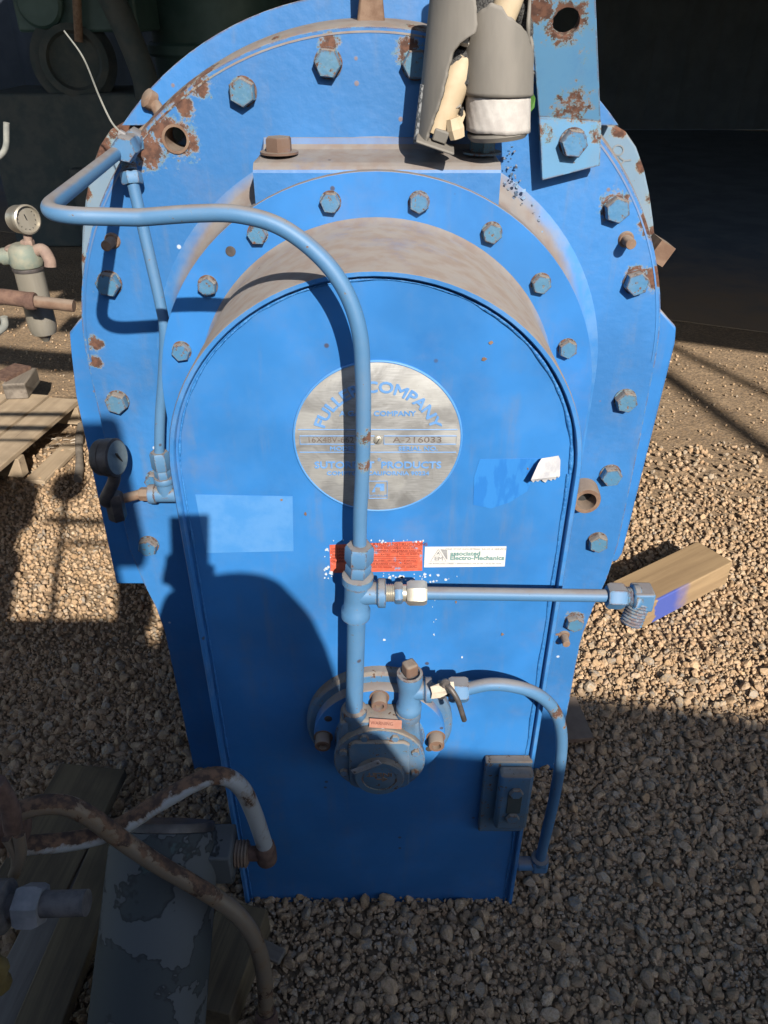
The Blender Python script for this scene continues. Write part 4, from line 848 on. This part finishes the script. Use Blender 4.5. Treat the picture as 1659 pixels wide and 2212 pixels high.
# paper tag wired to the outlet fitting
tg = thing('paper_tag', 'torn cream paper tag wired to the pump outlet tube', 'paper tag', P(960, 1490, -.075))
c = P(957, 1492, -.072); poly = [(-.020, .010), (-.012, .017), (-.002, .019), (.016, .016), (.018, .002), (.019, -.012), (.010, -.009), (-.004, -.013), (-.018, -.015), (-.017, -.003)]
mb = MB(); mb.prism(poly[::-1], -.0004, .0004); mb.v = [tuple(c + Vector((x, y + .004 * math.sin(x * 140), z))) for x, y, z in mb.v]; ob('paper', mb, 'paper', tg, smooth=0)
mb = MB(); mb.tube(catmull([P(962, 1478, -.080), P(975, 1490, -.090), P(990, 1516, -.098), P(1003, 1556, -.10)], 6), .0042, 10); mb.lathe(P(962, 1476, -.078), (0, -1, .3), [(.007, -.003), (.008, .002), (.005, .007)], 12); ob('twisted_wire', mb, 'darksteel', tg)

# ------------------------------------------------------------------ timber block on the right
A = G(1383, 1362, .0); B = G(1564, 1266, 0.0); d = (B - A); d.z = 0; Lw_ = d.length; d.normalize(); ang = math.atan2(d.y, d.x)
hgt = .092; wid = .140; cen = A + d * (Lw_ / 2) + Vector((-d.y, d.x, 0)) * (wid / 2 - .005) + Vector((0, 0, hgt / 2 + .012))
mb = MB(); mb.box((0, 0, 0), (Lw_, wid, hgt)); tbk = ob('timber_block', mb, 'timber_blue', loc=cen, rot=(0, 0, ang), bevel=.004)
tag(tbk, 'sawn timber block with blue overspray lying on the gravel at right', 'timber')

# ------------------------------------------------------------------ pallet with scrap on it, left
pz = .13; A = G(0, 1008, pz); B = G(175, 859, pz); pd = (B - A); pd.z = 0; pd.normalize(); pn = Vector((-pd.y, pd.x, 0)); pang = math.atan2(pd.y, pd.x)
pal = thing('wooden_pallet', 'pale slatted wooden pallet on the gravel at far left', 'pallet', A - Vector((0, 0, pz)))
w1 = (G(0, 938, pz) - A).dot(pn); w2 = (G(0, 872, pz) - A).dot(pn)
for k, (n0_, n1_) in enumerate(((.0, w1 - .012), (w1 + .004, w2 - .010), (w2 + .006, w2 + .10), (w2 + .13, w2 + .22), (w2 + .25, w2 + .34))):
    mb = MB(); mb.box((0, 0, 0), (1.15, n1_ - n0_, .020)); ob('slat', mb, 'wood', pal, A + pn * (n0_ + n1_) / 2 + pd * (.05 + .02 * (k % 2)) - Vector((0, 0, .010)), (0, 0, pang), .002)
for s in (-.40, .12, .60):
    mb = MB(); mb.box((0, 0, 0), (w2 + .36, .045, .085)); ob('stringer', mb, 'wood', pal, A + pd * (s) + pn * (w2 + .34) / 2 - Vector((0, 0, .064)), (0, 0, pang + math.pi / 2), .003)
mb = MB(); q = P(45, 828, 1.35); bp = G(55, 850, pz); mb.box((0, 0, 0), (.19, .10, .075)); wb = ob('wood_chunk', mb, 'woodgrey', loc=bp + Vector((-.02, .03, .038)), rot=(0, 0, pang + .25), bevel=.006); tag(wb, 'weathered grey wood chunk lying on the pallet', 'wood chunk')
mb = MB(); c = bp + Vector((-.07, .05, .085)); R = Matrix.Rotation(pang - .2, 3, 'Z'); mb.box(c, (.16, .09, .012), R); mb.box(c + R @ Vector((0, -.045, -.02)), (.16, .010, .05), R); an = ob('angle_iron', mb, 'rust', smooth=30); tag(an, 'rusty bent angle iron resting on the grey wood chunk', 'angle iron')
mb = MB(); mb.box((0, 0, 0), (.32, .085, .018)); sbd = ob('loose_board', mb, 'wood', loc=G(118, 1000, .012) , rot=(0, 0, pang + .02), bevel=.002); tag(sbd, 'short loose board on the gravel in front of the pallet', 'board')
mb = MB(); a, b = G(178, 868, .02), G(168, 1036, .02); mb.tube([a.lerp(b, k / 9) + Vector((.004 * math.sin(k), 0, .003 * math.cos(k * 2))) for k in range(10)], [.017 + .002 * math.sin(k * 1.7) for k in range(10)], 9); stick = ob('branch', mb, 'woodgrey', smooth=50); tag(stick, 'dry grey branch lying on the gravel beside the blower', 'branch')
mb = MB()
for i in range(26):
    p = G(random.uniform(95, 160), random.uniform(940, 985), .015); a = random.uniform(-.3, .5); L = random.uniform(.02, .06); dd = Vector((math.cos(a), math.sin(a), random.uniform(-.1, .25))) * L
    mb.tube([p, p + dd * .5 + Vector((0, 0, .003)), p + dd], .0012, 5)
st = ob('straw', mb, 'paper', smooth=0); tag(st, 'dry straw scattered in front of the pallet', 'straw', kind='stuff')

# ------------------------------------------------------------------ filter regulator with gauge on a rusty pipe, left
Yf = .49
fr = thing('filter_regulator', 'metal filter regulator bowl with a round gauge, left of the blower', 'regulator', P(95, 735, Yf))
ca = P(62, 555, Yf); cb = P(97, 728, Yf)
zA, zB = P(60, 583, Yf).z, P(96, 712, Yf).z; bx = (P(60, 583, Yf).x + P(96, 712, Yf).x) / 2
mb = MB(); mb.lathe((bx, Yf, zA), (0, 0, -1), [(.0255, 0), (.0255, zA - zB - .02), (.0255, zA - zB - .006), (.022, zA - zB + .006), (.012, zA - zB + .012), (.006, zA - zB + .022)], 36); ob('bowl', mb, 'stainless', fr)
mb = MB(); mb.lathe((bx, Yf, zA + .006), (0, 0, -1), [(.0272, 0), (.0278, .003), (.0272, .006)], 32); ob('clamp_ring', mb, 'darksteel', fr)
zT = P(60, 533, Yf).z
mb = MB(); mb.lathe((bx, Yf, zA + .006), (0, 0, 1), [(.027, 0), (.030, .01), (.026, zT - zA - .008), (.018, zT - zA)], 12); ob('head', mb, 'verdigris', fr, bevel=.002)
mb = MB(); mb.lathe((bx - .02, Yf, zA + .025), (-1, 0, -.1), [(.016, 0), (.016, .02), (.012, .022), (.012, .05), (.02, .052), (.02, .09)], 10); ob('inlet', mb, 'verdigris', fr)
mb = MB(); mb.tube(catmull([(bx + .012, Yf, zT - .012), (bx + .035, Yf - .004, zT - .004), (bx + .046, Yf - .01, zT - .02), (bx + .046, Yf - .012, zT - .032)], 5), .0105, 14); ob('knob', mb, 'tan_dirty', fr)
mb = MB(); mb.lathe((bx - .020, Yf, zT - .012), (-.2, -.2, 1), [(.010, 0), (.011, .012), (.009, .014)], 12); ob('cap', mb, 'tan_dirty', fr)
gc = P(52, 474, Yf); gax2 = Vector((.80, -.58, .10)).normalized(); sp_ = Vector((gc.x - .004, Yf, zT))
mb = MB(); mb.cyl(sp_ - U * .01, gc - U * .022, .0075, seg=10); mb.hexnut(sp_, sp_ + U * .012, .012); ob('gauge_stem', mb, 'tan_dirty', fr)
mb = MB(); mb.lathe(gc - gax2 * .022, gax2, [(.016, -.004), (.0225, 0), (.0235, .004), (.0235, .022), (.0248, .024), (.0248, .034), (.022, .036), (.0208, .030)], 40); gz_ = ob('gauge', mb, 'stainless', fr)
mb = MB(); mb.lathe(gc + gax2 * .0065, gax2, [(.0208, 0), (.0208, .001)], 36); ob('dial', mb, 'dial', gz_)
bx_, by_, _ = basis(gax2)
mb = MB(); mb.box(gc + gax2 * .0082, (.0014, .0012, .022), Matrix.Rotation(.5, 3, 'X')); ob('pointer', mb, 'ink', gz_)
mb = MB()
for k in range(11):
    a = math.radians(-130 + 26 * k + 90); mb.box(gc + gax2 * .0080 + (bx_ * math.cos(a) + by_ * math.sin(a)) * .0165, (.0010, .0010, .0035), Matrix.Rotation(a, 3, 'Y'))
ob('tick_marks', mb, 'ink', gz_)
rp = thing('rusty_pipe', 'rusty brown pipe stub crossing in front of the filter bowl', 'pipe', (-1.95, .42, 0))
a, b, c_ = P(-20, 637, .42), P(76, 650, .42), P(160, 661, .42)
mb = MB(); mb.tube(fillet([(-1.95, .42, .0), (-1.95, .42, a.z + .01), a.lerp(b, .3)], .05) + [b], .0138, 20); ob('pipe', mb, 'rust', rp, smooth=60)
mb = MB(); mb.cyl(b - Vector((.01, 0, 0)), c_, .0105, seg=20); ob('nipple', mb, 'rustbrown', rp)
mb = MB(); mb.lathe(b - Vector((.016, 0, 0)), (1, 0, -.05), [(.0145, 0), (.0158, .003), (.0158, .014), (.014, .017)], 22); ob('collar', mb, 'rust', rp)
mb = MB(); mb.tube(fillet([(bx - .09, Yf, zA + .018), (-1.90, Yf, zA + .02), (-1.90, Yf, 0)], .06), .012, 12); ob('riser', mb, 'verdigris', fr)
mb = MB(); mb.tube(fillet([P(14, 265, .55), P(14, 335, .55), P(-40, 352, .55), (-1.95, .55, 1.30), (-1.95, .6, 0)], .03), .0052, 10); wh = ob('capillary_tube', mb, 'whitetie', smooth=60); tag(wh, 'thin whitish tube with a hooked end at the left edge, above the gauge', 'tube')
mb = MB(); mb.tube(fillet([P(8, 684, .45), P(12, 704, .45), P(-30, 738, .45), (-1.95, .45, 1.1), (-1.95, .5, 0)], .03), .0068, 10); wh = ob('capillary_tube', mb, 'whitetie', smooth=60); tag(wh, 'short pale hooked tube below the rusty pipe at the left edge', 'tube')

# ------------------------------------------------------------------ scrap heap in the lower left foreground (in shade)
tank = thing('scrap_cylinder', 'grey cylinder with peeling paint in the lower left foreground', 'cylinder', (-.383, -.25, .02))
c0 = Vector((-.385, -.105, .375)); c1 = Vector((-.392, -.43, .115)); dx_ = (c1 - c0).normalized()
mb = MB(); mb.lathe(c0, dx_, [(.070, -.030), (.086, -.022), (.092, -.006), (.094, .006), (.094, .40)], 48); ob('barrel', mb, 'peel', tank)
mb = MB(); mb.lathe(c0 - dx_ * .034, dx_, [(.060, -.006), (.082, -.004), (.085, .002), (.085, .010), (.080, .014)], 48); ob('end_cap', mb, 'darksteel', tank)
oc = c0 + Vector((.095, -.005, -.02)); mb = MB(); mb.box(oc, (.055, .07, .075)); ob('outlet_block', mb, 'peel', tank, bevel=.004)
mb = MB(); mb.thread(oc + X * .027, oc + X * .050, .024, .005); mb.hexnut(oc + X * .046, oc + X * .052, .02); ob('bushing', mb, 'rustbrown', tank)
mb = MB(); mb.cyl(oc + X * .05, oc + X * .075, .013); ob('nipple', mb, 'rust', tank)
ev = oc + X * .082; mb = MB(); mb.lathe(ev - U * .020, U, [(.012, -.002), (.018, .002), (.0185, .03), (.0165, .034), (.0165, .045), (.0145, .048)], 20); ob('elbow', mb, 'rust', tank, bevel=.001)
# two bent tubes
tz = ev + U * .024
ft = thing('bent_tube', 'rusty white bent tube rising from an elbow at lower left', 'tube', ev)
pa_ = [P(560, 1815, ev.y), P(548, 1755, ev.y - .005), P(520, 1700, ev.y - .015), P(478, 1676, ev.y - .025), P(425, 1688, ev.y - .04), P(330, 1742, ev.y - .07), P(245, 1793, ev.y - .10), P(160, 1816, ev.y - .12), P(60, 1826, ev.y - .14), P(20, 1830, ev.y - .15)]
pa_[0] = tz - U * .004
mb = MB(); mb.tube(catmull(pa_, 8), .0142, 18); ob('tube', mb, 'rustywhite', ft, smooth=60)
ft2 = thing('bent_tube', 'rusted tan tube looping down to the gravel in the lower left foreground', 'tube', P(575, 2212, -.30))
pb_ = [P(40, 1752, ev.y - .15), P(95, 1738, ev.y - .14), P(150, 1742, ev.y - .13), P(200, 1768, ev.y - .125), P(260, 1812, ev.y - .12), P(340, 1866, ev.y - .12), P(420, 1912, ev.y - .12), P(500, 1964, ev.y - .12), P(545, 2020, ev.y - .125), P(568, 2090, ev.y - .13), P(574, 2170, ev.y - .14), P(576, 2260, ev.y - .15)]
mb = MB(); mb.tube(catmull(pb_, 8), .0140, 18); ob('tube', mb, 'rustytan', ft2, smooth=60)
e_ = pb_[-2]; mb = MB(); mb.lathe(P(575, 2195, ev.y - .145), (0, -.3, -1), [(.018, -.01), (.021, 0), (.021, .03)], 14); ob('coupling', mb, 'rust', ft2)
# yoke, valve body and nut at the left edge
vv = thing('rusty_valve', 'rusty yoke and clamp with dark pipe at the lower left edge', 'valve', P(30, 1800, -.30))
mb = MB(); p = P(32, 1790, ev.y - .15); mb.lathe(p - X * .035, X, [(.020, 0), (.026, .006), (.026, .022), (.020, .030), (.020, .05)], 16); ob('clamp', mb, 'rust', vv)
for i, (u0, v0, u1, v1, r) in enumerate(((-8, 1690, 28, 1790, .012), (40, 1800, 30, 1890, .008), (15, 1810, 34, 1885, .007))):
    a, b = P(u0, v0, -.30), P(u1, v1, -.30); mb = MB(); mb.tube(catmull([a, a.lerp(b, .5) + X * .006, b], 5), r, 10); ob('yoke', mb, 'rustytan' if i else 'rust', vv)
nn = thing('pipe_union', 'dark pipe with a pale hexagonal nut at the lower left edge', 'pipe fitting', P(70, 1955, -.34))
a, b = P(-60, 1958, -.36), P(188, 1950, -.36); mb = MB(); mb.cyl(a, b, .0165, seg=18); ob('pipe', mb, 'grime', nn)
mb = MB(); h = P(40, 1956, -.36); mb.hexnut(h, h + X * .033, .029, .2); ob('nut', mb, 'palegrey', nn)
mb = MB(); mb.lathe(P(-60, 1958, -.36), X, [(.034, 0), (.034, .045), (.026, .05)], 16); ob('flange', mb, 'grime', nn)
# stacked boards below
def board(name, label, u, v, z, L, W, T, ang_, mat='wooddark', tilt=0):
    mb = MB(); mb.box((0, 0, 0), (L, W, T)); o = ob(name, mb, mat, loc=G(u, v, z), rot=(0, tilt, ang_), bevel=.003); return tag(o, label, 'board', 'old boards under the scrap')
board('old_plank', 'old yellowish plank standing under the pipe union at lower left', 130, 2110, .10, .62, .085, .03, 1.50)
board('old_plank', 'dark grey plank along the lower left corner of the picture', 55, 2120, .09, .62, .10, .03, 1.46, 'woodgrey')
board('old_plank', 'plank lying under the crossing of the two bent tubes', 130, 1800, .10, .34, .16, .025, 1.45, 'wooddark')
board('dark_timber', 'dark oily timber on the gravel right of the grey cylinder', 492, 2085, .05, .20, .10, .09, 1.35, 'wooddark')
board('wood_offcut', 'thin broken strip of wood lying over the gravel beside the tan tube', 490, 2010, .045, .26, .03, .012, -.42, 'woodgrey')
mb = MB(); p = P(4, 2110, -.44); mb.lathe(p - Vector((.01, 0, .03)), (.1, 0, 1), [(.008, 0), (.016, .012), (.012, .03), (.018, .045), (.010, .07)], 10); yb_ = ob('yellow_rag', mb, 'yellow', smooth=60); tag(yb_, 'yellow stained scrap at the lower left edge', 'scrap')

# ------------------------------------------------------------------ dim green machines in the shed
gm = thing('green_gearbox', 'dim dark green machine with a round flange in the shade at upper left', 'machine', (-2.9, 6.0, 0))
Yg = 5.6
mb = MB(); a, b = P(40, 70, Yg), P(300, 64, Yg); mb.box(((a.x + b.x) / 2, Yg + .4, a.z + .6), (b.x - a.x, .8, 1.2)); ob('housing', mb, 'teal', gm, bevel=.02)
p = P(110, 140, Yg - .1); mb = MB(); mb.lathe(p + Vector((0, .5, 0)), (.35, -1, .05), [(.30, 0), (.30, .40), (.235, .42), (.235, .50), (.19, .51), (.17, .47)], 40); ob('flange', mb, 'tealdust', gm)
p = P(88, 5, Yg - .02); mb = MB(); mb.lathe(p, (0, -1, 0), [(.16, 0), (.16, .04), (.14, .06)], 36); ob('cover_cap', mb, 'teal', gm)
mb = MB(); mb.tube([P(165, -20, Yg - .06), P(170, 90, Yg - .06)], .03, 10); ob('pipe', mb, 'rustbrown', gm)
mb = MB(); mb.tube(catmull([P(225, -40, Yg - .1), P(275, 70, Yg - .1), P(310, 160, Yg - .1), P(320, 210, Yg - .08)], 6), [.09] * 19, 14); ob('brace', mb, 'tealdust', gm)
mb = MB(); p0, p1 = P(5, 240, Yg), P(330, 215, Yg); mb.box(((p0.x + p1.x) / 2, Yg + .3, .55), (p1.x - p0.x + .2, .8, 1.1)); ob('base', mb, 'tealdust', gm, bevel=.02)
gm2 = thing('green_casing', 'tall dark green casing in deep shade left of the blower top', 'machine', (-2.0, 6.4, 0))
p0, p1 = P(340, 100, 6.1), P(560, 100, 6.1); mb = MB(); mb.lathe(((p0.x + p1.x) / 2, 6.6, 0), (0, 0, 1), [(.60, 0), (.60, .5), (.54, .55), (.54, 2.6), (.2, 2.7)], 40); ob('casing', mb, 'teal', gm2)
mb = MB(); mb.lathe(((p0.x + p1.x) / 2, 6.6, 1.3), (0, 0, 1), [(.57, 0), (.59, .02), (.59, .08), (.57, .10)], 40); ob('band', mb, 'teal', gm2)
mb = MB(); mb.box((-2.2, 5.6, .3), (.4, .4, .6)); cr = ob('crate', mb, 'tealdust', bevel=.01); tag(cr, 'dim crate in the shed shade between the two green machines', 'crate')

# ------------------------------------------------------------------ unseen unit added left of the photographer to throw gauge and box shadows
cu_ = thing('shadow_unit', 'added unseen unit with gauges on top, casting shadows from behind and left of the photographer', 'compressor', (-.62, -1.65, 0))
SH = Vector((.2127, -.75, .5027))                                    # the unit stands back towards the sun
mb = MB(); mb.box((-.627, -1.65, .82), (1.16, .30, 1.64)); ob('shadow_cabinet', mb, 'roofmetal', cu_, bevel=.02)
def V3(x, y, z): return Vector((x, y, z)) + SH
mb = MB(); mb.cyl(V3(-.57, -.75, 1.13), V3(-.57, -.75, 1.60), .012, seg=12); ob('stem', mb, 'darksteel', cu_)
mb = MB(); mb.lathe(V3(-.57, -.735, 1.655), SUN, [(.066, -.03), (.07, -.026), (.07, .0)], 36); ob('gauge', mb, 'darksteel', cu_)
mb = MB(); mb.tube([V3(-.64, -.75, 1.50), V3(-.36, -.75, 1.49)], .014, 12); mb.tube([V3(-.37, -.75, 1.53), V3(-.37, -.75, 1.45)], .02, 10); ob('manifold', mb, 'darksteel', cu_)
mb = MB(); mb.tube(fillet([V3(-.58, -.75, 1.40), V3(-.36, -.75, 1.40), V3(-.34, -.75, 1.13)], .05), .010, 10); ob('pipe', mb, 'darksteel', cu_)
mb = MB(); mb.lathe(V3(-.78, -.75, 1.13), (0, 0, 1), [(.08, 0), (.08, .2), (.05, .24), (.06, .30), (.10, .36), (.10, .50), (.07, .55)], 28); ob('shadow_canister', mb, 'darksteel', cu_)  # round body added for the blob of shadow on the gravel
mb = MB(); mb.box(V3(-.245, -.72, 1.525), (.125, .06, .33)); ob('shadow_box', mb, 'roofmetal', cu_, bevel=.02)  # box added to shade the left side of the blower
mb = MB(); mb.box(V3(-.31, -.74, 1.25), (.11, .05, .28)); ob('shadow_post', mb, 'roofmetal', cu_)  # added to close the lit gap below the box's shadow

# ------------------------------------------------------------------ the person taking the picture, whose shadow lies on the cover
ph = MB(); Rc = Matrix.Rotation(-TH, 3, 'X'); cw = Vector((0, -D, CZ)); fw = Vector((0, cT, -sT)); upv = Vector((0, sT, cT))
pc_ = cw - fw * .010 - X * .026 - upv * .062; ph.box(pc_, (.075, .008, .150), Rc); pho = ob('phone', ph, 'black', bevel=.003); tag(pho, 'phone held up by the photographer', 'phone')
def skin(name, joints, edges, mat, parent):
    me = bpy.data.meshes.new(name); me.from_pydata([j[0] for j in joints], edges, []); o = bpy.data.objects.new(name, me); me.materials.append(M[mat]); link(o, parent)
    m = o.modifiers.new('skin', 'SKIN'); sv = me.skin_vertices[0].data
    for i, j in enumerate(joints): sv[i].radius = (j[1], j[2] if len(j) > 2 else j[1]); sv[i].use_root = (i == 0)
    m.use_smooth_shade = True; s = o.modifiers.new('sub', 'SUBSURF'); s.levels = 1; s.render_levels = 2; return o
person = thing('person', 'person in a dark hooded jacket holding up a phone, seen only by their shadow', 'person', (.14, -1.35, 0))
hx, hy = .135, -1.24
J = [((hx, hy - .09, .95), .15, .11), ((hx, hy - .08, 1.15), .15, .11), ((hx, hy - .05, 1.32), .17, .12), ((hx, hy - .02, 1.45), .10, .09), ((hx - .02, hy, 1.57), .105, .115), ((hx - .02, hy, 1.655), .075, .085),
     ((hx + .17, hy - .04, 1.36), .075), ((hx + .20, hy + .06, 1.16), .055), ((hx + .02, hy + .20, 1.36), .042), ((hx - .10, hy + .27, 1.47), .032),
     ((hx - .17, hy - .04, 1.34), .075), ((hx - .22, hy + .02, 1.12), .055), ((hx - .24, hy + .18, 1.30), .042), ((hx - .19, hy + .28, 1.46), .032),
     ((hx + .09, hy - .09, .82), .095), ((hx + .10, hy - .06, .48), .065), ((hx + .10, hy - .09, .10), .045), ((hx + .10, hy + .04, .05), .04),
     ((hx - .09, hy - .09, .82), .095), ((hx - .10, hy - .06, .48), .065), ((hx - .10, hy - .09, .10), .045), ((hx - .10, hy + .04, .05), .04)]
Ed = [(0, 1), (1, 2), (2, 3), (3, 4), (4, 5), (2, 6), (6, 7), (7, 8), (8, 9), (2, 10), (10, 11), (11, 12), (12, 13), (0, 14), (14, 15), (15, 16), (16, 17), (0, 18), (18, 19), (19, 20), (20, 21)]
skin('body', J, Ed, 'cloth', person)
for sd, wr in ((1, Vector((hx - .10, hy + .27, 1.47))), (-1, Vector((hx - .19, hy + .28, 1.46)))):
    palm = pc_ + X * .030 * sd - upv * .045 - fw * .004; jj = [(wr, .024, .018), (wr.lerp(palm, .6), .026, .016), (palm, .028, .014)]; ee = [(0, 1), (1, 2)]
    for k in range(4):
        a = palm + upv * (-.016 + .018 * k) + X * sd * .010; b = a + fw * .022 - X * sd * .004; c2 = b - X * sd * .020
        i0 = len(jj); jj += [(a, .008), (b, .008), (c2, .007)]; ee += [(2, i0), (i0, i0 + 1), (i0 + 1, i0 + 2)]
    i0 = len(jj); jj += [(palm - fw * .010 + upv * .02, .009), (palm - fw * .013 + upv * .045 - X * sd * .012, .008)]; ee += [(1, i0), (i0, i0 + 1)]
    skin('hand', jj, ee, 'skin', person)
hd = MB(); hd.lathe((hx - .02, hy + .035, 1.48), (0, 0, 1), [(.02, -.005), (.055, .01), (.068, .06), (.072, .10), (.062, .15), (.03, .175)], 20); ob('face', hd, 'skin', person, smooth=80)
hd = MB(); hd.lathe((hx - .022, hy - .02, 1.40), (0, 0, 1), [(.185, -.10), (.18, -.02), (.165, .06), (.150, .14), (.130, .21), (.095, .275), (.04, .310)], 28); ob('hood', hd, 'cloth', person, smooth=80)
